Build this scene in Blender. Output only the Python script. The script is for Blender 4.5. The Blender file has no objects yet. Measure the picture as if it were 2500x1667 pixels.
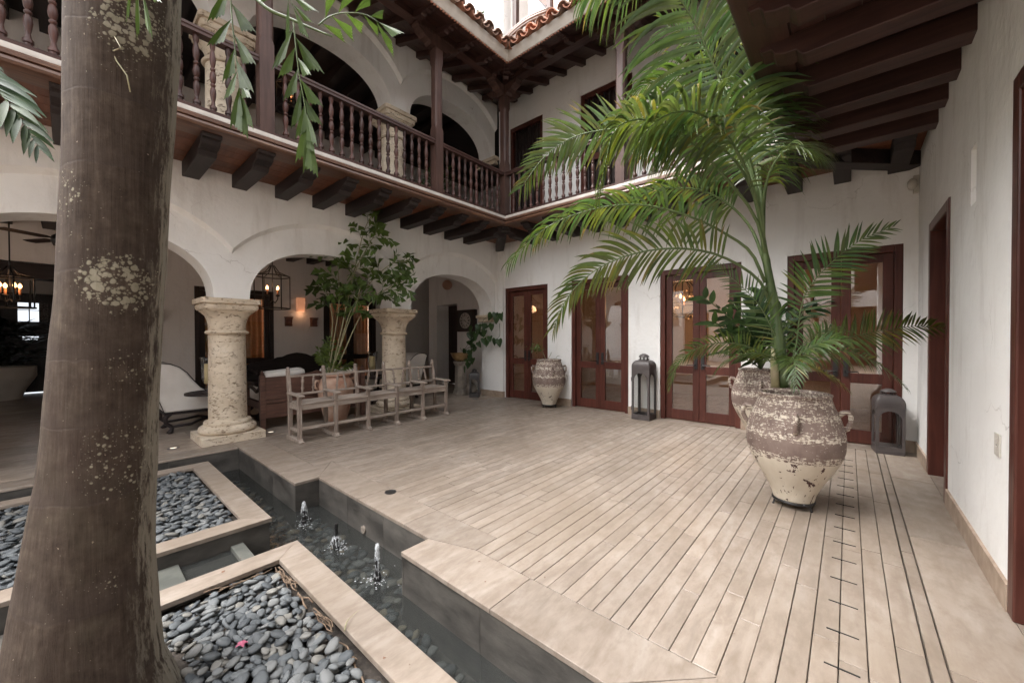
import bpy, math, random
from mathutils import Vector, Matrix, Quaternion
random.seed(7)
S = bpy.context.scene
COL = S.collection
PI = math.pi

# ---------------------------------------------------------------- camera
CAM = Vector((5.8179, -6.4295, 1.35))
RX = Vector((0.753742, 0.657166, -0.002425)); UX = Vector((-0.005507, 0.010005, 0.999935)); FX = Vector((-0.657147, 0.75368, -0.01116))
cd = bpy.data.cameras.new('camera'); cam = bpy.data.objects.new('camera', cd); COL.objects.link(cam)
cd.sensor_width = 36; cd.sensor_fit = 'HORIZONTAL'; cd.lens = 36 * 942.15 / 2500
cd.clip_start = 0.02; cd.clip_end = 400
cam.matrix_world = Matrix(((RX.x, UX.x, -FX.x, CAM.x), (RX.y, UX.y, -FX.y, CAM.y), (RX.z, UX.z, -FX.z, CAM.z), (0, 0, 0, 1)))
S.camera = cam

# ---------------------------------------------------------------- sky, sun, exposure
SUN_EL, SUN_AZ = math.radians(61), math.radians(222)     # azimuth from +Y clockwise: from behind the camera and the arcade side
w = bpy.data.worlds.new('World'); S.world = w; w.use_nodes = True
nt = w.node_tree; nt.nodes.clear()
sky = nt.nodes.new('ShaderNodeTexSky'); sky.sky_type = 'NISHITA'; sky.sun_disc = False
sky.sun_elevation = SUN_EL; sky.sun_rotation = SUN_AZ; sky.air_density = 1.5; sky.dust_density = 6; sky.ozone_density = 1
hs = nt.nodes.new('ShaderNodeHueSaturation'); hs.inputs['Saturation'].default_value = 0.12
bg = nt.nodes.new('ShaderNodeBackground'); bg.inputs['Strength'].default_value = 0.15
wo = nt.nodes.new('ShaderNodeOutputWorld')
nt.links.new(sky.outputs[0], hs.inputs['Color']); nt.links.new(hs.outputs[0], bg.inputs['Color']); nt.links.new(bg.outputs[0], wo.inputs[0])
sd = bpy.data.lights.new('sun', 'SUN'); sd.energy = 0.55; sd.angle = math.radians(50); sd.color = (1, 0.99, 0.975)
so = bpy.data.objects.new('sun', sd); COL.objects.link(so)
sdir = Vector((math.sin(SUN_AZ) * math.cos(SUN_EL), math.cos(SUN_AZ) * math.cos(SUN_EL), math.sin(SUN_EL)))
so.rotation_euler = sdir.to_track_quat('Z', 'Y').to_euler(); so.location = (2, -4, 14)
S.view_settings.view_transform = 'Standard'; S.view_settings.look = 'None'
S.view_settings.gamma = 1; S.view_settings.use_curve_mapping = False
S.view_settings.exposure = 2.6
S.render.engine = 'CYCLES'
S.cycles.use_denoising = True
S.cycles.max_bounces = 16; S.cycles.diffuse_bounces = 12; S.cycles.glossy_bounces = 4
S.cycles.transmission_bounces = 6; S.cycles.transparent_max_bounces = 12
S.cycles.sample_clamp_indirect = 6; S.cycles.caustics_reflective = False; S.cycles.caustics_refractive = False

# ---------------------------------------------------------------- small tools
def at(px, py, axis, val):
    """point of the place that a photograph pixel (2500 wide) sees on the plane axis = val"""
    d = RX * ((px - 1250) / 942.15) - UX * ((py - 833.5) / 942.15) + FX
    return CAM + d * ((val - CAM[axis]) / d[axis])
def dep(px, py, d):
    return CAM + (RX * ((px - 1250) / 942.15) - UX * ((py - 833.5) / 942.15) + FX) * d

class MB:
    def __init__(s): s.v = []; s.f = []; s.c = []; s.m = []
    def add(s, vs, fs, mi=0, col=None):
        b = len(s.v); s.v += [tuple(p) for p in vs]
        for q in fs: s.f.append([b + i for i in q]); s.m.append(mi); s.c.append(col)
        return s
    def box(s, x0, x1, y0, y1, z0, z1, mi=0, rot=None, piv=None, col=None):
        vs = [Vector((x, y, z)) for x in (x0, x1) for y in (y0, y1) for z in (z0, z1)]
        if rot is not None:
            p = Vector(piv) if piv is not None else Vector(((x0+x1)/2, (y0+y1)/2, (z0+z1)/2))
            vs = [p + rot @ (q - p) for q in vs]
        return s.add(vs, [(0,1,3,2),(4,6,7,5),(0,4,5,1),(2,3,7,6),(0,2,6,4),(1,5,7,3)], mi, col)
    def bar(s, a, b, wx, wy, up=(0,0,1), mi=0, w2=None):
        a = Vector(a); b = Vector(b); t = (b-a).normalized(); up = Vector(up)
        if abs(t.dot(up)) > .98: up = Vector((1,0,0))
        x = t.cross(up).normalized(); y = x.cross(t)
        vs = []
        for p, k in ((a, 1), (b, 1 if w2 is None else w2)):
            for i, j in ((-1,-1),(1,-1),(1,1),(-1,1)): vs.append(p + x*(i*wx/2*k) + y*(j*wy/2*k))
        return s.add(vs, [(0,3,2,1),(4,5,6,7),(0,1,5,4),(1,2,6,5),(2,3,7,6),(3,0,4,7)], mi)
    def tube(s, pts, rad, n=8, mi=0, cap=True, col=None):
        pts = [Vector(p) for p in pts]; m = len(pts)
        if not isinstance(rad, (list, tuple)): rad = [rad]*m
        t0 = (pts[1]-pts[0]).normalized(); up = Vector((0,0,1)) if abs(t0.z) < .9 else Vector((1,0,0))
        x = t0.cross(up).normalized(); vs = []
        for i, p in enumerate(pts):
            t = (pts[min(i+1, m-1)] - pts[max(i-1, 0)]).normalized()
            x = (x - t*x.dot(t)).normalized(); y = t.cross(x)
            for k in range(n):
                a = 2*PI*k/n; vs.append(p + (x*math.cos(a) + y*math.sin(a))*rad[i])
        fs = [(i*n+k, i*n+(k+1)%n, (i+1)*n+(k+1)%n, (i+1)*n+k) for i in range(m-1) for k in range(n)]
        if cap: fs += [tuple(range(n-1,-1,-1)), tuple((m-1)*n+k for k in range(n))]
        return s.add(vs, fs, mi, col)
    def lathe(s, prof, n=24, o=(0,0,0), mi=0, sup=None, cap=True):
        """prof: (r, z) or (r, z, exponent) pairs, bottom to top"""
        vs = []
        for q in prof:
            r, z = q[0], q[1]; e = q[2] if len(q) > 2 else 2
            for k in range(n):
                a = 2*PI*(k+.5)/n; c, d = math.cos(a), math.sin(a)
                rr = r if e == 2 else r / ((abs(c)**e + abs(d)**e)**(1/e))
                vs.append((o[0]+rr*c, o[1]+rr*d, o[2]+z))
        m = len(prof)
        fs = [(i*n+k, i*n+(k+1)%n, (i+1)*n+(k+1)%n, (i+1)*n+k) for i in range(m-1) for k in range(n)]
        if cap: fs += [tuple(range(n-1,-1,-1)), tuple((m-1)*n+k for k in range(n))]
        return s.add(vs, fs, mi)
    def prism(s, poly, f, d, mi=0):
        """poly: 2d points, f maps (a,b,t) to 3d with t in 0..d"""
        n = len(poly)
        vs = [f(a, b, 0) for a, b in poly] + [f(a, b, d) for a, b in poly]
        fs = [tuple(range(n)), tuple(range(2*n-1, n-1, -1))] + [(i, i+n, (i+1)%n+n, (i+1)%n) for i in range(n)]
        return s.add(vs, fs, mi)
    def sphere(s, c, r, n=12, m=8, mi=0, sc=(1,1,1)):
        vs = [(c[0], c[1], c[2]-r*sc[2])]
        for i in range(1, m):
            th = -PI/2 + PI*i/m
            for k in range(n):
                a = 2*PI*k/n; vs.append((c[0]+r*sc[0]*math.cos(th)*math.cos(a), c[1]+r*sc[1]*math.cos(th)*math.sin(a), c[2]+r*sc[2]*math.sin(th)))
        vs.append((c[0], c[1], c[2]+r*sc[2])); T = len(vs)-1
        fs = [(0, 1+(k+1)%n, 1+k) for k in range(n)] + [(T, T-n+k, T-n+(k+1)%n) for k in range(n)]
        fs += [(1+i*n+k, 1+i*n+(k+1)%n, 1+(i+1)*n+(k+1)%n, 1+(i+1)*n+k) for i in range(m-2) for k in range(n)]
        return s.add(vs, fs, mi)
    def mesh(s, name, mats, smooth=False, fix=True):
        me = bpy.data.meshes.new(name); me.from_pydata(s.v, [], s.f)
        for m in (mats if isinstance(mats, (list, tuple)) else [mats]): me.materials.append(m)
        me.polygons.foreach_set('material_index', s.m)
        if smooth: me.polygons.foreach_set('use_smooth', [True]*len(s.f))
        if any(c is not None for c in s.c):
            ca = me.color_attributes.new('tint', 'FLOAT_COLOR', 'CORNER'); k = 0; buf = []
            for q, c in zip(s.f, s.c): buf += list(c or (1,1,1,1))*len(q)
            ca.data.foreach_set('color', buf)
        me.update()
        if fix:
            import bmesh
            bm = bmesh.new(); bm.from_mesh(me); bmesh.ops.recalc_face_normals(bm, faces=bm.faces); bm.to_mesh(me); bm.free()
        return me
def link(o, parent=None):
    COL.objects.link(o)
    if parent is not None:
        o.parent = parent
        if o.type != 'EMPTY' or True: o.matrix_parent_inverse = parent_world(parent).inverted()
    return o
def parent_world(p):
    M = Matrix.LocRotScale(p.location, p.rotation_euler, p.scale)
    return parent_world(p.parent) @ p.matrix_parent_inverse @ M if p.parent else M
def bevel(o, wdt, seg=2, ang=40):
    b = o.modifiers.new('soft_edge', 'BEVEL'); b.width = wdt; b.segments = seg; b.limit_method = 'ANGLE'; b.angle_limit = math.radians(ang)
    return o
def obj(name, mb, mats, parent=None, smooth=False, bev=0, seg=2, auto=None, fix=True):
    me = mb.mesh(name, mats, smooth or auto is not None, fix) if isinstance(mb, MB) else mb
    o = bpy.data.objects.new(name, me); link(o, parent)
    if auto is not None:
        me.set_sharp_from_angle(angle=math.radians(auto))
    if bev: bevel(o, bev, seg)
    return o
def tag(o, label=None, cat=None, group=None, kind=None):
    if label: o['label'] = label
    if cat: o['category'] = cat
    if group: o['group'] = group
    if kind: o['kind'] = kind
    return o
def thing(name, label, cat, loc=(0,0,0), group=None):
    o = bpy.data.objects.new(name, None); o.empty_display_size = .1; o.location = loc; COL.objects.link(o)
    return tag(o, label, cat, group)
def copy_tree(o, parent=None):
    c = o.copy(); COL.objects.link(c); c.parent = parent
    for ch in list(o.children): copy_tree(ch, c)
    return c
def inst(name, me, parent, loc, rot=(0,0,0), sc=(1,1,1)):
    o = bpy.data.objects.new(name, me); o.location = loc; o.rotation_euler = rot; o.scale = sc
    return link(o, parent)

# ---------------------------------------------------------------- materials
def newmat(name):
    m = bpy.data.materials.new(name); m.use_nodes = True; t = m.node_tree; t.nodes.clear()
    o = t.nodes.new('ShaderNodeOutputMaterial'); b = t.nodes.new('ShaderNodeBsdfPrincipled')
    t.links.new(b.outputs[0], o.inputs[0]); return m, t, b, o
def coords(t, scale=(1,1,1), rnd=True, gen='Object'):
    tc = t.nodes.new('ShaderNodeTexCoord'); mp = t.nodes.new('ShaderNodeMapping'); mp.inputs['Scale'].default_value = scale
    t.links.new(tc.outputs[gen], mp.inputs[0])
    if rnd:
        oi = t.nodes.new('ShaderNodeObjectInfo'); mu = t.nodes.new('ShaderNodeMath'); mu.operation = 'MULTIPLY'; mu.inputs[1].default_value = 37
        t.links.new(oi.outputs['Random'], mu.inputs[0])
        cx = t.nodes.new('ShaderNodeCombineXYZ')
        for i in range(3): t.links.new(mu.outputs[0], cx.inputs[i])
        t.links.new(cx.outputs[0], mp.inputs['Location'])
    return mp.outputs[0]
def noise(t, vec, sc, det=4, rough=.55, dist=0):
    n = t.nodes.new('ShaderNodeTexNoise'); n.inputs['Scale'].default_value = sc; n.inputs['Detail'].default_value = det
    n.inputs['Roughness'].default_value = rough; n.inputs['Distortion'].default_value = dist
    t.links.new(vec, n.inputs['Vector']); return n.outputs['Fac']
def ramp(t, fac, stops, interp='LINEAR'):
    r = t.nodes.new('ShaderNodeValToRGB'); r.color_ramp.interpolation = interp
    e = r.color_ramp.elements
    while len(e) < len(stops): e.new(.5)
    for q, (p, c) in zip(e, stops): q.position = p; q.color = c if len(c) == 4 else (*c, 1)
    t.links.new(fac, r.inputs[0]); return r.outputs['Color']
def g(v): return (v, v, v, 1)
def mix(t, fac, a, b, mode='MIX'):
    n = t.nodes.new('ShaderNodeMix'); n.data_type = 'RGBA'; n.blend_type = mode
    for k, v in ((0, fac), (6, a), (7, b)):
        if isinstance(v, (int, float)): n.inputs[k].default_value = v
        elif isinstance(v, (tuple, list)): n.inputs[k].default_value = v if len(v) == 4 else (*v, 1)
        else: t.links.new(v, n.inputs[k])
    return n.outputs[2]
def math_(t, op, a, b=None, c=None):
    n = t.nodes.new('ShaderNodeMath'); n.operation = op
    for i, v in enumerate((a, b, c)):
        if v is None: continue
        if isinstance(v, (int, float)): n.inputs[i].default_value = v
        else: t.links.new(v, n.inputs[i])
    return n.outputs[0]
def bump(t, b, h, strength=.3, dist=.02):
    n = t.nodes.new('ShaderNodeBump'); n.inputs['Strength'].default_value = strength; n.inputs['Distance'].default_value = dist
    t.links.new(h, n.inputs['Height']); t.links.new(n.outputs[0], b.inputs['Normal'])
def objrand(t):
    return t.nodes.new('ShaderNodeObjectInfo').outputs['Random']
def simple(name, c1, c2=None, sc=6, rough=.5, stretch=(1,1,1), bmp=0, bsc=None, bd=.01, vary=0, metal=0, spec=.5, det=5, lo=.35, hi=.68, rnd=True, coat=0):
    m, t, b, o = newmat(name); v = coords(t, stretch, rnd)
    c = c1
    f = noise(t, v, sc, det)
    if c2: c = ramp(t, f, [(lo, c1), (hi, c2)])
    if vary:
        h = t.nodes.new('ShaderNodeHueSaturation'); k = math_(t, 'MULTIPLY_ADD', objrand(t), 2*vary, 1-vary)
        t.links.new(k, h.inputs['Value'])
        if isinstance(c, (tuple, list)): h.inputs['Color'].default_value = c if len(c) == 4 else (*c, 1)
        else: t.links.new(c, h.inputs['Color'])
        c = h.outputs[0]
    if isinstance(c, (tuple, list)): b.inputs['Base Color'].default_value = c if len(c) == 4 else (*c, 1)
    else: t.links.new(c, b.inputs['Base Color'])
    b.inputs['Roughness'].default_value = rough; b.inputs['Metallic'].default_value = metal; b.inputs['Specular IOR Level'].default_value = spec
    if coat: b.inputs['Coat Weight'].default_value = coat; b.inputs['Coat Roughness'].default_value = .15
    if bmp: bump(t, b, noise(t, v, bsc or sc*3, 6, .6), bmp, bd)
    return m
def emit(name, col, strength):
    m, t, b, o = newmat(name); b.inputs['Base Color'].default_value = (*col, 1)
    b.inputs['Emission Color'].default_value = (*col, 1); b.inputs['Emission Strength'].default_value = strength; return m

def plaster(name, c1, c2, streak):
    m, t, b, o = newmat(name); v = coords(t, (1,1,1), False); v2 = coords(t, (2.2,2.2,.35), False)
    f = noise(t, v, 1.1, 6, .6); base = ramp(t, f, [(.3, c1), (.7, c2)])
    s = noise(t, v2, 2.0, 7, .65); base = mix(t, ramp(t, s, [(.52, g(0)), (.76, g(.8))]), base, streak)
    blot = noise(t, v, 5, 8, .7); base = mix(t, ramp(t, blot, [(.58, g(0)), (.82, g(.45))]), base, streak)
    vo = t.nodes.new('ShaderNodeTexVoronoi'); vo.feature = 'DISTANCE_TO_EDGE'; vo.inputs['Scale'].default_value = .75
    wn = t.nodes.new('ShaderNodeTexNoise'); wn.inputs['Scale'].default_value = 2.2; wn.inputs['Detail'].default_value = 6; t.links.new(v, wn.inputs['Vector']); wa = t.nodes.new('ShaderNodeVectorMath'); wa.operation = 'MULTIPLY_ADD'; wa.inputs[1].default_value = (.7, .7, .7); t.links.new(wn.outputs['Color'], wa.inputs[0]); t.links.new(v, wa.inputs[2]); t.links.new(wa.outputs[0], vo.inputs['Vector'])
    crk = math_(t, 'MULTIPLY', ramp(t, vo.outputs['Distance'], [(0, g(1)), (.004, g(0))]), ramp(t, noise(t, v, 1.7, 3), [(.52, g(0)), (.62, g(.5))])); base = mix(t, crk, base, (.3, .27, .24))
    t.links.new(base, b.inputs['Base Color']); b.inputs['Roughness'].default_value = .85; b.inputs['Specular IOR Level'].default_value = .2
    bump(t, b, math_(t, 'ADD', noise(t, v, 14, 6, .6), math_(t, 'MULTIPLY', noise(t, v, 2.4, 4), 3.2)), .32, .022); return m
def glassmat(name, tint, refl=.9, base_mix=.06):
    m, t, b, o = newmat(name); t.nodes.remove(b)
    tr = t.nodes.new('ShaderNodeBsdfTransparent'); tr.inputs[0].default_value = (*tint, 1)
    gl = t.nodes.new('ShaderNodeBsdfGlossy'); gl.inputs['Roughness'].default_value = .01
    lw = t.nodes.new('ShaderNodeFresnel'); lw.inputs['IOR'].default_value = 1.5
    k = math_(t, 'MULTIPLY_ADD', lw.outputs[0], refl, base_mix)
    mx = t.nodes.new('ShaderNodeMixShader'); t.links.new(k, mx.inputs[0]); t.links.new(tr.outputs[0], mx.inputs[1]); t.links.new(gl.outputs[0], mx.inputs[2])
    t.links.new(mx.outputs[0], o.inputs[0]); return m
def leafmat(name, c1, c2, tip=None, rough=.38, spec=.42):
    m, t, b, o = newmat(name)
    at_ = t.nodes.new('ShaderNodeAttribute'); at_.attribute_name = 'tint'
    v = coords(t, (1,1,1), True); f = noise(t, v, 9, 3)
    c = ramp(t, f, [(.35, c1), (.7, c2)]); c = mix(t, 1.0, c, at_.outputs['Color'], 'MULTIPLY')
    t.links.new(c, b.inputs['Base Color']); b.inputs['Roughness'].default_value = rough; b.inputs['Specular IOR Level'].default_value = spec
    tl = t.nodes.new('ShaderNodeBsdfTranslucent'); c2_ = mix(t, 1.0, c, (1.5, 1.55, .85, 1), 'MULTIPLY'); t.links.new(c2_, tl.inputs[0])
    mx = t.nodes.new('ShaderNodeMixShader'); mx.inputs[0].default_value = .24
    t.links.new(b.outputs[0], mx.inputs[1]); t.links.new(tl.outputs[0], mx.inputs[2]); t.links.new(mx.outputs[0], o.inputs[0]); return m

def travertine(name, dark=1.0, rough=.42):
    m, t, b, o = newmat(name); v = coords(t, (5, 1.1, 1), True); v2 = coords(t, (1,1,1), False)
    f = noise(t, v, 2.4, 8, .62, .6)
    c = ramp(t, f, [(.28, (.29*dark, .235*dark, .192*dark)), (.5, (.41*dark, .338*dark, .280*dark)), (.72, (.48*dark, .413*dark, .356*dark))])
    st = noise(t, v2, 1.3, 7, .65); c = mix(t, ramp(t, noise(t, v2, .9, 5, .6), [(.42, g(0)), (.68, g(.65))]), c, (.29*dark, .228*dark, .172*dark)); c = mix(t, ramp(t, noise(t, coords(t, (2.2, 1, 1), True), 7, 8, .7), [(.44, g(0)), (.70, g(.7))]), c, (.25*dark, .19*dark, .145*dark)); c = mix(t, ramp(t, st, [(.5, g(0)), (.78, g(.5))]), c, (.27*dark, .21*dark, .165*dark))
    pit = noise(t, v2, 60, 3, .6); c = mix(t, ramp(t, pit, [(.66, g(0)), (.74, g(.55))]), c, (.2, .15, .11))
    h = t.nodes.new('ShaderNodeHueSaturation'); t.links.new(math_(t, 'MULTIPLY_ADD', objrand(t), .22, .89), h.inputs['Value']); t.links.new(c, h.inputs['Color'])
    t.links.new(h.outputs[0], b.inputs['Base Color']); b.inputs['Specular IOR Level'].default_value = .4
    t.links.new(ramp(t, noise(t, v2, 7, 5), [(.3, g(rough-(.1 if rough > .3 else .0))), (.7, g(rough+(.12 if rough > .3 else .03)))]), b.inputs['Roughness'])
    if rough > .3: bump(t, b, math_(t, 'SUBTRACT', noise(t, v, 9, 5), ramp(t, pit, [(.66, g(0)), (.74, g(1))])), .12, .006)
    return m
def wood(name, c1, c2, rough=.45, along='y', vary=.15, bmp=.25, spec=.3, worn=None):
    st = {'x': (.6, 9, 9), 'y': (9, .6, 9), 'z': (9, 9, .6)}[along]
    m, t, b, o = newmat(name); v = coords(t, st, True); vv = coords(t, (1,1,1), False)
    f = noise(t, v, 3, 6, .6, .4); c = ramp(t, f, [(.3, c1), (.72, c2)])
    c = mix(t, ramp(t, noise(t, vv, 2.2, 4), [(.45, g(0)), (.75, g(.5))]), c, tuple(x*.55 for x in c1[:3]))
    if worn: c = mix(t, ramp(t, noise(t, v, 5, 8, .7), [(.56, g(0)), (.66, g(.75))]), c, worn)
    h = t.nodes.new('ShaderNodeHueSaturation'); t.links.new(math_(t, 'MULTIPLY_ADD', objrand(t), 2*vary, 1-vary), h.inputs['Value']); t.links.new(c, h.inputs['Color'])
    t.links.new(h.outputs[0], b.inputs['Base Color']); b.inputs['Roughness'].default_value = rough; b.inputs['Specular IOR Level'].default_value = spec
    bump(t, b, f, bmp, .004); return m

M = {}
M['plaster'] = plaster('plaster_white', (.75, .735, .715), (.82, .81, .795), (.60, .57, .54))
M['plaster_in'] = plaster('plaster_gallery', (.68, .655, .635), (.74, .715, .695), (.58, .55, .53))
M['plaster_warm'] = plaster('plaster_ochre_room', (.52, .42, .34), (.60, .49, .40), (.44, .34, .27))
M['trav'] = travertine('travertine_plank', .65); M['trav_gal'] = travertine('travertine_gallery', .95, .24)
M['grout'] = simple('dark_joint', (.13, .108, .09), (.2, .17, .145), 12, .9)
M['slot'] = simple('slot_void', (.012, .011, .01), None, rough=.9)
M['darkwood'] = wood('dark_wood', (.045, .022, .019), (.085, .042, .034), .4, 'y')
M['darkwood_x'] = wood('dark_wood_x', (.038, .019, .017), (.075, .037, .03), .45, 'x')
M['darkwood_z'] = wood('dark_wood_z', (.038, .017, .014), (.085, .038, .03), .38, 'z', .42, .3)
M['blackwood_x'] = wood('black_wood_x', (.018, .013, .013), (.036, .026, .025), .55, 'x')
M['blackwood_y'] = wood('black_wood_y', (.018, .013, .013), (.036, .026, .025), .55, 'y')
M['redboard_x'] = wood('red_board_x', (.12, .042, .022), (.2, .08, .043), .45, 'y', .2)
M['redboard_y'] = wood('red_board_y', (.12, .042, .022), (.2, .08, .043), .45, 'x', .2)
M['postwood'] = wood('post_wood', (.050, .026, .021), (.10, .054, .043), .5, 'z', .1)
M['moulding'] = wood('moulding_wood', (.075, .034, .022), (.15, .075, .045), .38, 'y', .1, .15, .5, (.26, .14, .075))
M['moulding_x'] = wood('moulding_wood_x', (.075, .034, .022), (.15, .075, .045), .38, 'x', .1, .15, .5, (.26, .14, .075))
M['doorwood'] = wood('mahogany_door', (.058, .018, .013), (.105, .034, .024), .33, 'z', .12, .1)
M['doorblack'] = wood('near_black_door', (.02, .013, .012), (.04, .026, .022), .4, 'z', .1, .1)
M['oldwood'] = wood('weathered_bench_wood', (.21, .165, .135), (.40, .335, .285), .7, 'y', .12, .4, .3, (.55, .5, .45))
M['oldwood_z'] = wood('weathered_bench_wood_z', (.18, .135, .11), (.35, .285, .24), .7, 'z', .15, .4, .3, (.5, .44, .39))
M['settee'] = wood('settee_wood', (.06, .03, .024), (.14, .07, .05), .35, 'y', .1, .1, .5, (.2, .1, .07))
M['coping_edge'] = simple('coping_edge', (.26, .19, .14), (.4, .31, .24), 9, .5)
M['slate'] = simple('wet_slate', (.042, .038, .034), (.115, .104, .092), 3.5, .42, (1,1,2), .3, 12, .01, 0, 0, .5, 8)
M['iron'] = simple('dark_iron', (.045, .038, .037), (.075, .064, .062), 14, .5, bmp=.1, bsc=60, bd=.003, spec=.5)
M['blackiron'] = simple('black_iron', (.014, .013, .013), None, rough=.45)
M['lantern'] = simple('lantern_metal', (.05, .041, .04), (.078, .065, .062), 6, .48, bmp=.05, bsc=80, bd=.002)
M['lantern_dark'] = simple('lantern_metal_dark', (.03, .026, .026), (.05, .043, .042), 6, .45)
M['glass'] = glassmat('window_glass', (.96, .96, .95), 1.0, .08)
M['lanternglass'] = glassmat('lantern_glass', (.985, .99, .985), .7, .0)
M['terracotta'] = simple('terracotta', (.34, .17, .11), (.52, .36, .27), 2.6, .75, bmp=.15, bsc=20, lo=.4, hi=.6)
M['white_fabric'] = simple('white_fabric', (.62, .58, .54), (.7, .665, .625), 5, .9, bmp=.1, bsc=90, bd=.003)
M['cream_pot'] = simple('cream_pot', (.52, .46, .39), (.6, .54, .47), 4, .6)
M['fascia'] = simple('white_fascia', (.47, .43, .39), (.58, .54, .495), 7, .8, bmp=.1)
M['soil'] = simple('potting_soil', (.018, .014, .011), (.05, .038, .03), 40, .95, bmp=.6, bsc=70)
M['earth'] = simple('bed_soil', (.03, .024, .02), (.065, .052, .042), 30, .95, bmp=.5)

def coralstone():
    m, t, b, o = newmat('coral_stone'); v = coords(t, (1,1,1.5), True)
    f = noise(t, v, 3, 6, .65); c = ramp(t, f, [(.3, (.52, .425, .315)), (.55, (.66, .56, .44)), (.75, (.72, .64, .53))])
    pv = coords(t, (1,1,2.3), True); p1 = noise(t, pv, 26, 5, .7); p2 = noise(t, pv, 9, 4, .6)
    pit = ramp(t, math_(t, 'MULTIPLY_ADD', p2, .45, math_(t, 'MULTIPLY', p1, .8)), [(.685, g(0)), (.755, g(1))])
    c = mix(t, math_(t, 'MULTIPLY', pit, .8), c, (.17, .10, .06))
    t.links.new(c, b.inputs['Base Color']); b.inputs['Roughness'].default_value = .9; b.inputs['Specular IOR Level'].default_value = .2
    bump(t, b, math_(t, 'SUBTRACT', math_(t, 'MULTIPLY', noise(t, v, 40, 4), .4), pit), .7, .012); return m
M['coral'] = coralstone()

def pebblemat():
    m, t, b, o = newmat('river_pebble'); v = coords(t, (1,1,1), True)
    k = ramp(t, objrand(t), [(0, (.05, .057, .064)), (.3, (.082, .09, .097)), (.6, (.115, .123, .128)), (.85, (.145, .148, .147)), (.95, (.17, .162, .146)), (.975, (.21, .16, .12)), (1, (.36, .18, .10))])
    wv = t.nodes.new('ShaderNodeTexWave'); wv.inputs['Scale'].default_value = 9; wv.inputs['Distortion'].default_value = 9; wv.inputs['Detail'].default_value = 3
    t.links.new(v, wv.inputs['Vector'])
    c = mix(t, ramp(t, wv.outputs['Fac'], [(.88, g(0)), (.98, g(.35))]), k, (.2, .19, .175))
    c = mix(t, ramp(t, noise(t, v, 30, 5), [(.4, g(0)), (.75, g(.3))]), c, (.125, .127, .125))
    t.links.new(c, b.inputs['Base Color']); b.inputs['Roughness'].default_value = .66; b.inputs['Specular IOR Level'].default_value = .35; bump(t, b, noise(t, v, 60, 4), .2, .004); return m
M['pebble'] = pebblemat()
def pebblestuff(name, mul=1.0):
    m, t, b, o = newmat(name); at_ = t.nodes.new('ShaderNodeAttribute'); at_.attribute_name = 'tint'; v = coords(t, (1,1,1), False)
    c = mix(t, ramp(t, noise(t, v, 45, 5), [(.4, g(0)), (.75, g(.35))]), at_.outputs['Color'], (.125*mul, .127*mul, .125*mul))
    t.links.new(c, b.inputs['Base Color']); b.inputs['Roughness'].default_value = .66; b.inputs['Specular IOR Level'].default_value = .35; bump(t, b, noise(t, v, 60, 4), .2, .004); return m
M['pebble_stuff'] = pebblestuff('river_pebble_bed')
def watermat():
    m, t, b, o = newmat('pool_water'); t.nodes.remove(b); v = coords(t, (1,1,1), False)
    tr = t.nodes.new('ShaderNodeBsdfTransparent'); tr.inputs[0].default_value = (.62, .64, .62, 1)
    df = t.nodes.new('ShaderNodeBsdfDiffuse'); df.inputs[0].default_value = (.085, .088, .085, 1)
    gl = t.nodes.new('ShaderNodeBsdfGlossy'); gl.inputs['Roughness'].default_value = .04
    m0 = t.nodes.new('ShaderNodeMixShader'); m0.inputs[0].default_value = .26; t.links.new(tr.outputs[0], m0.inputs[1]); t.links.new(df.outputs[0], m0.inputs[2])
    fr = t.nodes.new('ShaderNodeFresnel'); fr.inputs['IOR'].default_value = 1.33
    mx = t.nodes.new('ShaderNodeMixShader'); t.links.new(fr.outputs[0], mx.inputs[0]); t.links.new(m0.outputs[0], mx.inputs[1]); t.links.new(gl.outputs[0], mx.inputs[2])
    bp = t.nodes.new('ShaderNodeBump'); bp.inputs['Strength'].default_value = .5; bp.inputs['Distance'].default_value = .02
    hgt = math_(t, 'MULTIPLY', noise(t, v, 9, 3, .5, .8), 1.0)
    for (jx, jy) in ((2.246, -5.10), (2.845, -5.09), (3.451, -5.09)):      # rings spreading from the jets
        dn = t.nodes.new('ShaderNodeVectorMath'); dn.operation = 'DISTANCE'; t.links.new(v, dn.inputs[0]); dn.inputs[1].default_value = (jx, jy, -.27)
        wv = math_(t, 'SINE', math_(t, 'MULTIPLY_ADD', dn.outputs['Value'], 190, math_(t, 'MULTIPLY', noise(t, v, 14, 2), 5)))
        hgt = math_(t, 'ADD', hgt, math_(t, 'MULTIPLY', wv, math_(t, 'MULTIPLY', math_(t, 'POWER', 2.718, math_(t, 'MULTIPLY', dn.outputs['Value'], -9)), .35)))
    t.links.new(hgt, bp.inputs['Height'])
    for n in (gl, fr): t.links.new(bp.outputs[0], n.inputs['Normal'])
    t.links.new(mx.outputs[0], o.inputs[0]); return m
M['water'] = watermat()
def sprayfmat():
    m, t, b, o = newmat('water_spray'); b.inputs['Base Color'].default_value = (.8, .82, .84, 1); b.inputs['Roughness'].default_value = .25
    tr = t.nodes.new('ShaderNodeBsdfTransparent'); mx = t.nodes.new('ShaderNodeMixShader')
    v = coords(t, (3,3,1), False); t.links.new(ramp(t, noise(t, v, 40, 4), [(.35, g(.1)), (.7, g(.75))]), mx.inputs[0])
    t.links.new(tr.outputs[0], mx.inputs[1]); t.links.new(b.outputs[0], mx.inputs[2]); t.links.new(mx.outputs[0], o.inputs[0]); return m
M['spray'] = sprayfmat()
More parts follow.
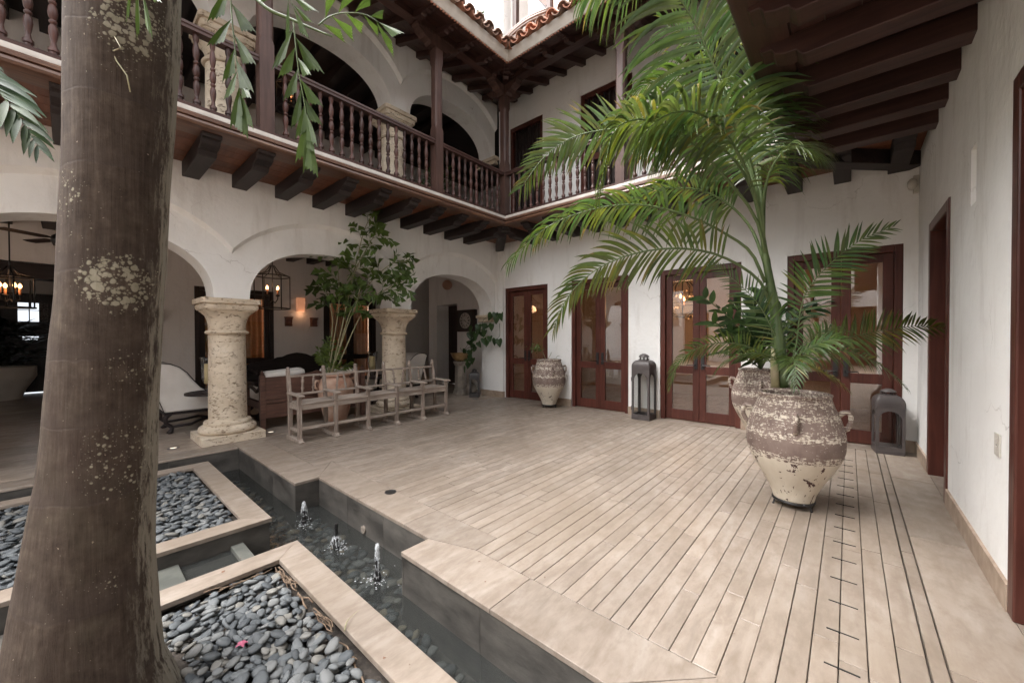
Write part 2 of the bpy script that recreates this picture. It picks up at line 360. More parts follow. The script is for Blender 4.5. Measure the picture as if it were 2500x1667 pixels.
def jarmat():
    m, t, b, o = newmat('painted_jar'); tc = t.nodes.new('ShaderNodeTexCoord'); sp = t.nodes.new('ShaderNodeSeparateXYZ')
    t.links.new(tc.outputs['Object'], sp.inputs[0]); z = sp.outputs[2]
    ang = math_(t, 'ARCTAN2', sp.outputs[1], sp.outputs[0])
    cx = t.nodes.new('ShaderNodeCombineXYZ'); t.links.new(math_(t, 'MULTIPLY', ang, .42), cx.inputs[0]); t.links.new(math_(t, 'MULTIPLY', z, 6.5), cx.inputs[1]); t.links.new(objrand(t), cx.inputs[2])
    cx2 = t.nodes.new('ShaderNodeCombineXYZ'); t.links.new(math_(t, 'MULTIPLY', ang, .42), cx2.inputs[0]); t.links.new(z, cx2.inputs[1]); t.links.new(objrand(t), cx2.inputs[2])
    cream = ramp(t, noise(t, cx2.outputs[0], 5, 5), [(.3, (.52, .455, .36)), (.7, (.63, .57, .48))])
    brown = ramp(t, noise(t, cx2.outputs[0], 8, 6), [(.3, (.14, .098, .083)), (.7, (.225, .168, .145))])
    zj = math_(t, 'MULTIPLY_ADD', noise(t, cx2.outputs[0], 6, 4), .02, z)
    # how much cream shows through the brown, by height
    cov = ramp(t, zj, [(0, g(1)), (.362, g(1)), (.37, g(.60)), (.425, g(.52)), (.44, g(.36)), (.53, g(.40)), (.555, g(.58)), (.60, g(.50)), (.63, g(.44)), (.685, g(.47)), (.715, g(.58)), (.745, g(.5)), (.77, g(.46)), (.81, g(.55)), (.86, g(.5))], 'LINEAR')
    st = noise(t, cx.outputs[0], 15, 8, .72, .3); bl = noise(t, cx2.outputs[0], 38, 6, .62, .5)
    chip = math_(t, 'MULTIPLY_ADD', st, .6, math_(t, 'MULTIPLY', bl, .42))
    k = math_(t, 'GREATER_THAN', math_(t, 'ADD', chip, math_(t, 'MULTIPLY', math_(t, 'SUBTRACT', cov, .5), .5)), .545)
    c = mix(t, k, brown, cream)
    low = math_(t, 'LESS_THAN', zj, .366)
    dk = noise(t, cx2.outputs[0], 10, 4, .62, 1.2); dkm = math_(t, 'MULTIPLY', low, math_(t, 'GREATER_THAN', dk, .62))
    c2 = mix(t, dkm, mix(t, low, c, cream), (.075, .04, .035))
    gro = t.nodes.new('ShaderNodeTexWave'); gro.wave_type = 'BANDS'; gro.bands_direction = 'Y'; gro.inputs['Scale'].default_value = 8; t.links.new(cx2.outputs[0], gro.inputs['Vector'])
    t.links.new(c2, b.inputs['Base Color']); b.inputs['Roughness'].default_value = .7; b.inputs['Specular IOR Level'].default_value = .3
    bump(t, b, math_(t, 'SUBTRACT', math_(t, 'ADD', math_(t, 'MULTIPLY', k, .5), math_(t, 'MULTIPLY', noise(t, cx2.outputs[0], 30, 4), .25)), dkm), .35, .006); return m
M['jar'] = jarmat()
def barkmat():
    m, t, b, o = newmat('palm_bark'); v = coords(t, (1,1,1), False); vs = coords(t, (16,16,.7), False)
    f = noise(t, vs, 6, 8, .6, .2); mo = noise(t, v, 16, 8, .7)
    c = ramp(t, math_(t, 'MULTIPLY_ADD', mo, .6, math_(t, 'MULTIPLY', f, .4)), [(.36, (.026, .017, .012)), (.52, (.050, .036, .027)), (.66, (.080, .060, .045))])
    big = noise(t, v, 3.0, 6, .65); c = mix(t, ramp(t, big, [(.5, g(0)), (.7, g(.5))]), c, (.062, .052, .035))
    red = noise(t, coords(t, (1,1,.6), False), 4.2, 5, .6); c = mix(t, ramp(t, red, [(.5, g(0)), (.7, g(.6))]), c, (.038, .024, .019))
    tc = t.nodes.new('ShaderNodeTexCoord'); sp = t.nodes.new('ShaderNodeSeparateXYZ'); t.links.new(tc.outputs['Object'], sp.inputs[0])
    zz = math_(t, 'MULTIPLY_ADD', noise(t, v, 2.5, 4), .14, math_(t, 'MULTIPLY_ADD', math_(t, 'SINE', math_(t, 'MULTIPLY', sp.outputs[2], 5.3)), .05, sp.outputs[2])); fr = math_(t, 'FRACT', math_(t, 'MULTIPLY', zz, 3.4))
    ring = ramp(t, fr, [(0, g(.45)), (.012, g(.6)), (.03, g(.42)), (.14, g(.40)), (.3, g(.06)), (.985, g(0)), (1, g(.45))])
    c = mix(t, ring, c, (.040, .029, .024))
    # round lichen: denser in a few clusters on the court side
    def near(px, py, d, r):
        p = dep(px, py, d) - Vector((3.65, -6.40, -.08)); n = t.nodes.new('ShaderNodeVectorMath'); n.operation = 'DISTANCE'; t.links.new(tc.outputs['Object'], n.inputs[0]); n.inputs[1].default_value = p
        return ramp(t, n.outputs['Value'], [(0, g(1)), (r*.6, g(.9)), (r, g(0))])
    cl = math_(t, 'MAXIMUM', math_(t, 'MAXIMUM', near(290, 690, 1.40, .13), near(330, 45, 1.40, .15)), math_(t, 'MULTIPLY', math_(t, 'MAXIMUM', near(350, 905, 1.40, .13), near(340, 1120, 1.39, .2)), .36))
    def spots(scale, rad):
        vo = t.nodes.new('ShaderNodeTexVoronoi'); vo.inputs['Scale'].default_value = scale; nn = t.nodes.new('ShaderNodeTexNoise'); nn.inputs['Scale'].default_value = 38; t.links.new(v, nn.inputs['Vector'])
        sc_ = t.nodes.new('ShaderNodeVectorMath'); sc_.operation = 'SCALE'; sc_.inputs['Scale'].default_value = .012; t.links.new(nn.outputs['Color'], sc_.inputs[0])
        dv = t.nodes.new('ShaderNodeVectorMath'); dv.operation = 'ADD'; t.links.new(v, dv.inputs[0]); t.links.new(sc_.outputs[0], dv.inputs[1]); t.links.new(dv.outputs[0], vo.inputs['Vector'])
        sep = t.nodes.new('ShaderNodeSeparateColor'); t.links.new(vo.outputs['Color'], sep.inputs[0])
        r2 = math_(t, 'MULTIPLY', rad, math_(t, 'MULTIPLY_ADD', sep.outputs[0], .8, .2))
        return ramp(t, math_(t, 'SUBTRACT', vo.outputs['Distance'], r2), [(0, g(1)), (.06, g(.7)), (.14, g(0))])
    bg_ = ramp(t, noise(t, v, 4.5, 4, .6), [(.56, g(0)), (.76, g(.36))])
    rad = math_(t, 'ADD', math_(t, 'MULTIPLY', cl, .62), bg_)
    rad = math_(t, 'MULTIPLY_ADD', math_(t, 'LESS_THAN', rad, .05), -.5, rad)
    l1 = math_(t, 'MAXIMUM', spots(46, rad), math_(t, 'MULTIPLY', spots(95, math_(t, 'MULTIPLY', rad, .8)), .8))
    c = mix(t, math_(t, 'MULTIPLY', l1, .72), c, ramp(t, mo, [(.35, (.20, .185, .13)), (.65, (.31, .285, .22))]))
    # lighter flank: side light painted into the bark colour by surface normal
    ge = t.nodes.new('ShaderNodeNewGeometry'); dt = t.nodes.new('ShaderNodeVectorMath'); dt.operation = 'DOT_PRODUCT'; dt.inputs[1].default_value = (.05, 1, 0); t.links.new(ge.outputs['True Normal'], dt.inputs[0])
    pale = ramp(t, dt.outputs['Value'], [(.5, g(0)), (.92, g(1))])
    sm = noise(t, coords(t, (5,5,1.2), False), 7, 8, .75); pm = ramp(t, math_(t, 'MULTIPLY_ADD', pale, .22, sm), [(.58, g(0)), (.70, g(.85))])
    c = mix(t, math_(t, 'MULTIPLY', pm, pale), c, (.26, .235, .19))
    sk = noise(t, v, 85, 3); c = mix(t, ramp(t, math_(t, 'MULTIPLY_ADD', bg_, .12, sk), [(.71, g(0)), (.75, g(.6))]), c, (.32, .26, .2))
    t.links.new(c, b.inputs['Base Color']); b.inputs['Roughness'].default_value = .9; b.inputs['Specular IOR Level'].default_value = .2
    bump(t, b, math_(t, 'ADD', math_(t, 'MULTIPLY', f, .6), math_(t, 'ADD', math_(t, 'MULTIPLY', mo, .7), math_(t, 'SUBTRACT', math_(t, 'MULTIPLY', l1, .25), math_(t, 'MULTIPLY', ring, .5)))), .5, .007); return m
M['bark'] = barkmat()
M['palm'] = leafmat('palm_leaf', (.064, .092, .034), (.108, .15, .062), rough=.30, spec=.5)
M['fish'] = leafmat('fishtail_leaf', (.034, .054, .015), (.058, .086, .024), rough=.45, spec=.22)
M['darkleaf'] = leafmat('dark_leaf', (.024, .042, .018), (.04, .066, .028), rough=.36, spec=.3)
M['stem'] = simple('green_stem', (.07, .11, .035), (.12, .16, .06), 8, .45)
M['cane'] = simple('pale_cane', (.30, .26, .17), (.22, .22, .10), 8, .55)
M['palmtrunk'] = simple('palm_stem', (.045, .075, .025), (.10, .14, .05), 5, .42, (6,6,.7))
M['bulb'] = emit('bulb_glow', (1, .42, .16), 1.6); M['candle'] = simple('candle_sleeve', (.55, .25, .12), None, rough=.6)
M['curtain'] = simple('orange_curtain', (.58, .24, .09), (.66, .31, .13), 5, .8)
M['floorlamp'] = emit('floor_lamp_glow', (1, .85, .68), .2)
M['dryroot'] = simple('dry_root', (.10, .065, .042), (.2, .14, .095), 30, .85)
M['slate_pale'] = simple('pale_slate', (.07, .072, .063), (.125, .125, .108), 6, .6, bmp=.2)
M['daylight'] = emit('window_daylight', (.86, .92, 1), .22)
M['brass'] = simple('brass', (.42, .26, .12), (.6, .42, .22), 9, .4, metal=.7, bmp=.6, bsc=40)
M['stonegrey'] = simple('carved_grey_stone', (.17, .14, .115), (.28, .24, .2), 8, .85, bmp=.3, bsc=25)
M['plastic'] = simple('beige_plastic', (.5, .47, .42), None, rough=.45)
M['tile_orange'] = simple('roof_tile', (.30, .12, .07), (.42, .2, .13), 7, .8, vary=.3, bmp=.25, bsc=25)
M['tile_old'] = simple('roof_tile_old', (.16, .10, .075), (.30, .19, .14), 9, .85, vary=.25, bmp=.25, bsc=25)
M['tower'] = plaster('tower_plaster', (.72, .70, .67), (.78, .76, .735), (.62, .59, .56))
# ================================================================ ground, floors, pool
def cellwall(ax, s0, s1, z0, z1, f0, f1, holes):
    """wall of thickness f0..f1; ax 'x': runs along x, thickness in y; ax 'y': runs along y, thickness in x"""
    ss = sorted(set([s0, s1] + [v for h in holes for v in h[:2]])); zs = sorted(set([z0, z1] + [v for h in holes for v in h[2:]]))
    full = lambda i, j: 0 <= i < len(ss)-1 and 0 <= j < len(zs)-1 and not any(h[0]-1e-6 <= ss[i] and ss[i+1] <= h[1]+1e-6 and h[2]-1e-6 <= zs[j] and zs[j+1] <= h[3]+1e-6 for h in holes)
    P = (lambda s, z, f: (s, f, z)) if ax == 'x' else (lambda s, z, f: (f, s, z)); mb = MB()
    for i in range(len(ss)-1):
        for j in range(len(zs)-1):
            if not full(i, j): continue
            a, b, c, d = ss[i], ss[i+1], zs[j], zs[j+1]
            for f in (f0, f1): mb.add([P(a, c, f), P(b, c, f), P(b, d, f), P(a, d, f)], [(0, 1, 2, 3)])
            if not full(i-1, j): mb.add([P(a, c, f0), P(a, c, f1), P(a, d, f1), P(a, d, f0)], [(0, 1, 2, 3)])
            if not full(i+1, j): mb.add([P(b, c, f0), P(b, c, f1), P(b, d, f1), P(b, d, f0)], [(0, 1, 2, 3)])
            if not full(i, j-1): mb.add([P(a, c, f0), P(b, c, f0), P(b, c, f1), P(a, c, f1)], [(0, 1, 2, 3)])
            if not full(i, j+1): mb.add([P(a, d, f0), P(b, d, f0), P(b, d, f1), P(a, d, f1)], [(0, 1, 2, 3)])
    return mb

XA, W, YE = -.16, 6.42, -8.4      # arcade face, right wall face, far end of the court behind the camera
tag(obj('ground', MB().box(-60, 60, -60, 60, -1.0, -.62), M['earth']), kind='structure')
gh = thing('reflected_house', 'unseen pale house with dark openings, added behind the courtyard for the doors to reflect', 'building', (3, -17, 0))  # unseen house added so the door glass has something to reflect
obj('wall', cellwall('x', -14, 20, -.03, 5.6, -17.4, -17, [(x_, x_+1.4, -.03, 2.7) for x_ in (-12, -8.5, -5, -1.5, 2, 5.5, 9, 12.5)] + [(x_, x_+1.1, 3.4, 5.0) for x_ in (-10, -6, -2, 2, 6, 10, 14)]), M['plaster'], gh)
obj('dark_room', MB().box(-14, 20, -18.5, -18.3, -.03, 5.6), M['darkwood'], gh); obj('roof', MB().box(-14.5, 20.5, -18.6, -16.5, 5.61, 5.8), M['tile_old'], gh)
tag(obj('bounce_paving', MB().box(-4.5, 30, -45, -8.41, -.6, -.03), M['coping_edge']), kind='structure')  # unseen paving added to bounce fill light into the court
fl = MB()
fl.box(XA, 1.945, -5.055, .3, -.6, -.024).box(1.945, 3.712, -4.845, .3, -.6, -.024).box(3.712, 5.1, -5.055, .3, -.6, -.024).box(5.1, W, YE, .3, -.6, -.024)
floor = tag(obj('courtyard_floor', fl, M['grout']), kind='structure')
def slab(name, x0, x1, y0, y1, mat, parent, z1=0.0, th=.022, bv=.002):
    o = obj(name, MB().box(x0, x1, y0, y1, z1-th, z1), mat, parent); return bevel(o, bv, 1)
x = .172; k = 0; P = .0922
def strip_start(xc): return -4.742 if xc < 1.56 else (-4.552 if xc < 4.02 else (-4.742 if xc < 5.45 else -8.35))
while x < 6.06:
    gap = .013 if x < 1.3 else (random.choice((.0018, .002, .0026)) if x < 3.2 else random.choice((.0024, .003, .0036))); xc = x + P/2
    y = strip_start(xc); yend = -.235 if x < 5.9 else -.215
    if x > 5.44: gap = .004
    y1 = y
    while y1 < yend - .05:
        L = random.uniform(.75, 1.7) if y1 > y else random.uniform(.35, 1.6)
        if y1 < -6.2: L = 3.0
        y2 = min(y1 + L, yend)
        if yend - y2 < .3: y2 = yend
        if not (y2 < -6.6):
            slab('plank', x, x + P - gap, y1, y2 - .003, M['trav'], floor, z1=random.uniform(-.0012, .0006))
        y1 = y2
    x += P
for a, b in ((-5.9, -4.4), (-4.4, -3.0), (-3.0, -1.55), (-1.55, -.2), (-8.5, -5.9)):
    slab('paving_slab', x+.004, 6.128, a, b-.004, M['trav'], floor)
    slab('paving_slab', 6.135, W, a+.3, b+.296 if b < -.3 else b-.004, M['trav'], floor)
xs = [XA, .9, 2.1, 3.3, 4.5, 5.5, W]
for a, b in zip(xs, xs[1:]): slab('border_slab', a, b-.004, -.228, .2, M['trav'], floor)
ys = [-4.75, -3.6, -2.4, -1.3, -.232]
for a, b in zip([-5.07]+ys, ys): slab('border_slab', XA, .166, a, b-.004, M['trav'], floor)
yy = -5.9
sl = MB()
while yy < -.6:
    obj('drain_slot', MB().box(5.748, 5.861, yy-.0035, yy+.0035, -.004, .0025), M['slot'], floor); yy += .2525
tag(obj('gallery_floor', MB().box(-10.5, XA-.002, -13, .9, -.6, -.024).box(XA-.002, .135, -13, -5.07, -.6, -.024), M['grout']), kind='structure')
gf = bpy.data.objects['gallery_floor']
def tilegrid(x0, x1, y0, y1, dx, dy, mat, parent, name='floor_tile'):
    nx = max(1, round((x1-x0)/dx)); ny = max(1, round((y1-y0)/dy))
    for i in range(nx):
        off = (i % 2)*.5*dy
        for j in range(-1, ny+1):
            a = max(y0, y0+j*(y1-y0)/ny+off); b = min(y1, y0+(j+1)*(y1-y0)/ny+off)
            if b-a > .05: slab(name, x0+i*(x1-x0)/nx, x0+(i+1)*(x1-x0)/nx-.0025, a, b-.0025, mat, parent)
tilegrid(-4.5, XA-.002, -8.6, .5, .62, 1.3, M['trav_gal'], gf)
tilegrid(-10.4, -4.5, -9.0, -6.0, .98, 1.5, M['trav_gal'], gf)
tilegrid(XA-.002, .15, -8.6, -5.07, .3, 1.3, M['trav_gal'], gf)
slab('floor_tile', -4.9, XA-.03, .5, .9, M['trav_gal'], gf)

# pool: basin, coping, walls, water
pe = thing('pool_edge', 'stepped beige stone coping with dark slate sides around the water channel', 'pool edge', (2.8, -4.8, 0))
def coping(x0, x1, y0, y1):
    obj('coping_slab', MB().box(x0, x1, y0, y1, -.026, .0012), M['trav'], pe, bev=.003)
cs = [.135, .95, 1.66]
coping(.172, .95, -5.07, -4.748); coping(.953, 1.52, -5.07, -4.748)
obj('coping_slab', MB().prism([(1.523, -4.748), (1.523, -5.07), (1.957, -5.07), (1.957, -4.856), (1.557, -4.556), (1.557, -4.748)], lambda a, b, t: (a, b, .0012-t), .027), M['trav'], pe, bev=.003)
obj('coping_slab', MB().prism([(1.56, -4.556), (1.96, -4.856), (2.72, -4.856), (2.72, -4.556)], lambda a, b, t: (a, b, .0012-t), .027), M['trav'], pe, bev=.003)
coping(2.723, 3.4, -4.856, -4.556)
obj('coping_slab', MB().prism([(3.403, -4.856), (3.697, -4.856), (4.042, -4.745), (4.042, -4.556), (3.403, -4.556)], lambda a, b, t: (a, b, .0012-t), .027), M['trav'], pe, bev=.003)
obj('coping_slab', MB().prism([(3.70, -4.86), (3.70, -5.07), (4.48, -5.07), (4.48, -4.748), (4.045, -4.748)], lambda a, b, t: (a, b, .0012-t), .027), M['trav'], pe, bev=.003)
obj('coping_slab', MB().prism([(4.483, -5.07), (5.112, -5.07), (5.437, -4.748), (4.483, -4.748)], lambda a, b, t: (a, b, .0012-t), .027), M['trav'], pe, bev=.003)
obj('coping_slab', MB().prism([(5.115, -5.073), (5.115, -8.2), (5.437, -8.2), (5.437, -4.752)], lambda a, b, t: (a, b, .0012-t), .027), M['trav'], pe, bev=.003)
coping(XA+.02, .14, -8.2, -5.075)
sw = MB()
for x0, x1, y0, y1 in ((.15, 1.943, -5.064, -5.054), (1.955, 3.70, -4.852, -4.842), (3.714, 5.1, -5.064, -5.054), (1.943, 1.953, -5.064, -4.842), (3.70, 3.71, -5.064, -4.842), (5.098, 5.108, -9, -5.064), (.13, .14, -9, -5.06)):
    n = max(1, round(max(x1-x0, y1-y0)/.62))
    for i in range(n):
        if x1-x0 > y1-y0: a = x0+(x1-x0)*i/n; b = x0+(x1-x0)*(i+1)/n-.003; obj('slate_panel', MB().box(a, b, y0, y1, -.45, -.026), M['slate'], pe)
        else: a = y0+(y1-y0)*i/n; b = y0+(y1-y0)*(i+1)/n-(.003 if n > 1 else 0); obj('slate_panel', MB().box(x0, x1, a, b, -.45, -.026), M['slate'], pe)
obj('round_light', MB().lathe([(.032, 0), (.032, .012), (.024, .016)], 20).add([], []), M['stonegrey'], pe).matrix_parent_inverse = Matrix.Identity(4)
rl = bpy.data.objects['round_light']; rl.location = Vector((2.824, -4.853, -.225)) - Vector(pe.location); rl.rotation_euler = (PI/2, 0, 0)
tag(obj('pool_bed', MB().box(.14, 5.1, YE, -4.84, -.6, -.43), M['slate']), kind='structure')
wm = MB(); nx, ny = 60, 40
obj('pool_water', MB().add([(.141, YE, -.27), (5.098, YE, -.27), (5.098, -4.853, -.27), (.141, -4.853, -.27)], [(0, 1, 2, 3)]), M['water'])
tag(bpy.data.objects['pool_water'], kind='structure')

def pebble_mesh(seed, n=8, m=5):
    r = random.Random(seed); mb = MB(); a, b, c = 1, r.uniform(.58, .82), r.uniform(.26, .4)
    mb.sphere((0, 0, 0), 1, n, m); ph = [r.uniform(0, 6.28) for _ in range(4)]
    vs = []
    for p in mb.v:
        ang = math.atan2(p[1], p[0]); k = 1 + .1*math.cos(2*ang+ph[0]) + .07*math.cos(3*ang+ph[1]); e = 1 - .18*abs(p[2])
        q = 1.0 if abs(p[2]) > .99 else 1
        vs.append((p[0]*a*k*e, p[1]*b*k*e, math.copysign(abs(p[2])**.8, p[2])*c*(1+.15*p[0]*math.sin(ph[2]))))
    mb.v = vs; return mb
PEB = [pebble_mesh(100+i, 10, 6) for i in range(7)]
PEBM = [p.mesh('pebble_shape', M['pebble'], True) for p in PEB]
PCOL = [(.05, .057, .064), (.082, .09, .097), (.095, .103, .11), (.115, .123, .128), (.135, .14, .141), (.148, .15, .148), (.17, .162, .146), (.066, .073, .08)]
def pebble_spots(x0, x1, y0, y1, step, seed):
    r = random.Random(seed); out = []; y = y0; row = 0
    while y < y1:
        xx = x0 + (row % 2)*step*.5
        while xx < x1:
            out.append((xx+r.uniform(-.35, .35)*step, y+r.uniform(-.35, .35)*step, r)); xx += step
        y += step*.8; row += 1
    return out
def planter(x0, x1, y0, y1, label, cw=.16):
    t = thing('planter', label, 'planter', ((x0+x1)/2, (y0+y1)/2, -.43), 'pebble planters in the pool')
    xi0, xi1, yi0, yi1 = x0+cw, x1-cw, y0+cw, y1-cw
    sb = MB(); e = .012
    for a, b, c, d in ((x0+e, x1-e, y1-cw*.6, y1-e), (x0+e, x1-e, y0+e, y0+cw*.6), (x0+e, x0+cw*.6, y0+cw*.6, y1-cw*.6), (x1-cw*.6, x1-e, y0+cw*.6, y1-cw*.6)): sb.box(a, b, c, d, -.44, -.028)
    obj('slate_wall', sb, M['slate'], t)
    for poly in ([(x0, y1), (x1, y1), (xi1, yi1), (xi0, yi1)], [(x1, y1), (x1, y0), (xi1, yi0), (xi1, yi1)], [(x0, y0), (x0, y1), (xi0, yi1), (xi0, yi0)], [(x0, y0), (xi0, yi0), (xi1, yi0), (x1, y0)]):
        cx = sum(p[0] for p in poly)/4; cy = sum(p[1] for p in poly)/4
        pl = [(cx+(p[0]-cx)*.9995, cy+(p[1]-cy)*.9995) for p in poly]
        obj('coping_slab', MB().prism(pl, lambda a, b, q: (a, b, .0012-q), .029), M['trav'], t, bev=.003)
    obj('soil_bed', MB().box(x0+.08, x1-.08, y0+.08, y1-.08, -.3, -.075), M['earth'], t)
    return t, (xi0, xi1, yi0, yi1)
pl1, in1 = planter(3.05, 4.80, -8.0, -5.443, 'nearest pebble bed with the big palm trunk growing out of it')
pl2, in2 = planter(.53, 2.56, -8.0, -5.443, 'farther pebble bed half hidden behind the big palm trunk')
# near bed: single stones, sorted so that the ones nearest the camera are picked apart
sp = []
for lay, (st, zz) in enumerate(((.054, -.070), (.052, -.045), (.057, -.024))):
    for (a, b, r) in pebble_spots(in1[0]+.01, in1[1]-.01, -6.35, in1[3]-.02, st, 5+lay):
        if math.hypot(a-3.647, b+6.40) < .30: continue
        if lay == 2 and r.random() < .5: continue
        edge = min(in1[3]-b, a-in1[0], in1[1]-a); z2 = zz - (.022 if edge < .05 else 0)
        d = (Vector((a, b, 0))-CAM).length
        sp.append((lay, d, a, b, z2, r.choice((.022, .026, .03, .034, .039)), r.uniform(0, 6.28), r.uniform(-.45, .45), r.uniform(-.4, .4), r.randrange(7)))
hi = sorted([s for s in sp if s[0] > 0 and s[2] < 4.72], key=lambda s: (s[1]-.25*s[0]))[:300]; his = set(id(s) for s in hi)
stuff = MB()
for s in sp:
    lay, d, a, b, z2, rad, rz, rx, ry, ki = s
    if id(s) in his:
        inst('pebble', PEBM[ki], pl1, (a, b, z2+random.uniform(-.006, .01)), (rx, ry, rz), (rad,)*3)
    else:
        R = Matrix.Rotation(rz, 3, 'Z') @ Matrix.Rotation(rx, 3, 'X') @ Matrix.Rotation(ry, 3, 'Y'); o0 = Vector((a, b, z2))
        stuff.add([o0 + R @ (Vector(p)*rad) for p in PEB[ki].v], PEB[ki].f, 0, (*random.choice(PCOL), 1))
tag(obj('pebble_bed', stuff, M['pebble_stuff'], pl1, True, fix=False), kind='stuff')
stuff = MB()
for lay, (st, zz) in enumerate(((.058, -.07), (.06, -.045), (.075, -.025))):
    for (a, b, r) in pebble_spots(in2[0]+.02, in2[1]-.02, -7.6, in2[3]-.02, st, 25+lay):
        R = Matrix.Rotation(r.uniform(0, 6.28), 3, 'Z') @ Matrix.Rotation(r.uniform(-.4, .4), 3, 'X') @ Matrix.Rotation(r.uniform(-.4, .4), 3, 'Y'); o0 = Vector((a, b, zz+r.uniform(-.006, .008))); rad = r.choice((.026, .03, .034, .04)); q = PEB[r.randrange(7)]
        stuff.add([o0 + R @ (Vector(p)*rad) for p in q.v], q.f, 0, (*r.choice(PCOL), 1))
tag(obj('pebble_bed', stuff, M['pebble_stuff'], pl2, True, fix=False), kind='stuff')
stuff = MB(); LOWP = [pebble_mesh(300+i, 7, 4) for i in range(4)]
for (a, b, r) in pebble_spots(.2, 5.08, -6.7, -4.88, .075, 77):
    if (3.06 < a < 4.79 or .54 < a < 2.55) and b < -5.45: continue
    if b > -5.09 and not 1.98 < a < 3.68: continue
    R = Matrix.Rotation(r.uniform(0, 6.28), 3, 'Z') @ Matrix.Rotation(r.uniform(-.2, .2), 3, 'X'); o0 = Vector((a, b, -.405+r.uniform(-.01, .02))); rad = r.choice((.036, .045, .055)); q = LOWP[r.randrange(4)]
    stuff.add([o0 + R @ (Vector(p)*rad) for p in q.v], q.f, 0, (*[c*1.15 for c in r.choice(PCOL + [(.19, .145, .10), (.2, .17, .125)])], 1))
tag(obj('pool_pebbles', stuff, M['pebble_stuff'], None, True, fix=False), kind='stuff')
# spillway between the two beds
sw = thing('spillway', 'shallow stone spillway between the two pebble beds', 'spillway', (2.8, -5.8, -.4))
obj('spillway_floor', MB().box(2.562, 3.048, -8.0, -5.64, -.43, -.165), M['slate'], sw)
obj('stone_sill', MB().box(2.552, 3.058, -5.70, -5.625, -.44, -.112), M['slate_pale'], sw, bev=.004)
obj('stone_sill', MB().box(2.552, 3.058, -6.10, -5.98, -.164, -.112), M['slate_pale'], sw, bev=.004)
tag(obj('spillway_water', MB().add([(2.556, -5.979, -.14), (3.054, -5.979, -.14), (3.054, -5.701, -.14), (2.556, -5.701, -.14)], [(0, 1, 2, 3)]), M['water']), kind='structure')
for o in (bpy.data.objects['spillway_water'],): pass

# ================================================================ arcade wall
def arcade(name, label, zs, b_in, b_out, ztop, ao, th_back=-.64):
    cs_ = [-1.235-2.53*k for k in range(5)]; a = 1.07; yR, yL = -.062, -12.7
    ys = set([yR, yL])
    for c in cs_:
        for i in range(41):
            ys.add(round(c + a*math.cos(PI*i/40), 5))
        for i in range(9): ys.add(round(c-1.265 + (.195)*(i-4)/4, 5))
        for i in range(12): ys.add(round(c + 1.0*(i-5.5)/5.5, 5))
    ys = sorted(y for y in ys if yL <= y <= yR)
    Xr = XA-.075
    def inner(y):
        v = zs
        for c in cs_:
            d = abs(y-c)/a
            if d < 1: v = max(v, zs + b_in*(1-d**2.25)**(1/2.25))
        return v
    def outer(y): return max(zs + b_out*math.sqrt(max(0, 1-((y-c)/ao)**2)) for c in cs_)
    mb = MB(); rows = []
    for y in ys:
        zi, zo = inner(y), outer(y); zo = max(zo, zi+.09)
        k = min(1, max(0, (zo-zi-.09)/.2)); xr = XA-.075*k
        rows.append([(xr, y, zi), (XA-.075*k, y, zo-.055), (XA-.018*k, y, zo-.012), (XA, y, zo), (XA, y, ztop), (th_back, y, ztop), (th_back, y, zi)])
    vs = [p for r in rows for p in r]; n = 7
    fs = [(i*n+j, i*n+(j+1) % n, (i+1)*n+(j+1) % n, (i+1)*n+j) for i in range(len(rows)-1) for j in range(n)]
    fs += [tuple(range(n)), tuple((len(rows)-1)*n+j for j in range(n-1, -1, -1))]
    mb.add(vs, fs)
    o = obj(name, mb, M['plaster'], None, auto=28); return tag(o, label, 'wall')
arcade('arcade_wall', 'white ground floor arcade wall with wide arches on stone columns', 1.86, .755, 1.19, 3.60, 1.5)
arcade('upper_arcade_wall', 'white upstairs arcade wall with arches behind the balcony', 5.38, .68, 1.15, 6.62, 1.42)

def column_parts(loc, z0, hz, label, grp):
    t = thing('stone_column', label, 'column', (loc[0], loc[1], z0), grp)
    # heights for a ground floor column: shaft to 1.42, capital to 1.86
    b = MB().box(loc[0]-.345, loc[0]+.345, loc[1]-.345, loc[1]+.345, z0, z0+.10)
    b.lathe([(.29, .10), (.315, .115), (.325, .145), (.315, .178), (.285, .20), (.262, .205), (.262, .215), (.268, .235), (.258, .256), (.225, .262), (.22, .27)], 40, (loc[0], loc[1], z0))
    obj('base', b, M['coral'], t, auto=45, bev=.012)
    obj('shaft', MB().lathe([(.214, .262), (.210, .8*hz+.1), (.204, 1.40*hz+.02*0)], 40, (loc[0], loc[1], z0)), M['coral'], t, auto=50)
    o = (loc[0], loc[1], z0+1.40*hz-1.40)
    c = MB().lathe([(.204, 1.395), (.232, 1.402), (.245, 1.42), (.232, 1.44), (.206, 1.447), (.203, 1.47, 2.2), (.204, 1.53, 2.6), (.211, 1.59, 3.4), (.227, 1.645, 5), (.255, 1.685, 8), (.268, 1.70, 12), (.268, 1.71, 12), (.285, 1.715, 16), (.298, 1.74, 18), (.300, 1.775, 20), (.29, 1.785, 20), (.29, 1.79, 20), (.322, 1.795, 24), (.322, 1.858, 24)], 64, o)
    obj('capital', c, M['coral'], t, auto=40)
    return t
gc = 'ground floor arcade columns'; uc = 'upstairs arcade columns'
column_parts((-.495, -5.03), 0, 1, 'cream pitted stone column beside the white chaise, nearest the pool', gc)
column_parts((-.495, -2.50), 0, 1, 'cream pitted stone column standing behind the weathered bench', gc)
column_parts((-.495, -7.56), 0, 1, 'cream stone column hidden behind the big palm trunk', gc)
hu = (5.38-3.62-.46)/1.40
column_parts((-.495, -5.03), 3.62, hu, 'upstairs stone column behind the balusters nearest the palm trunk', uc)
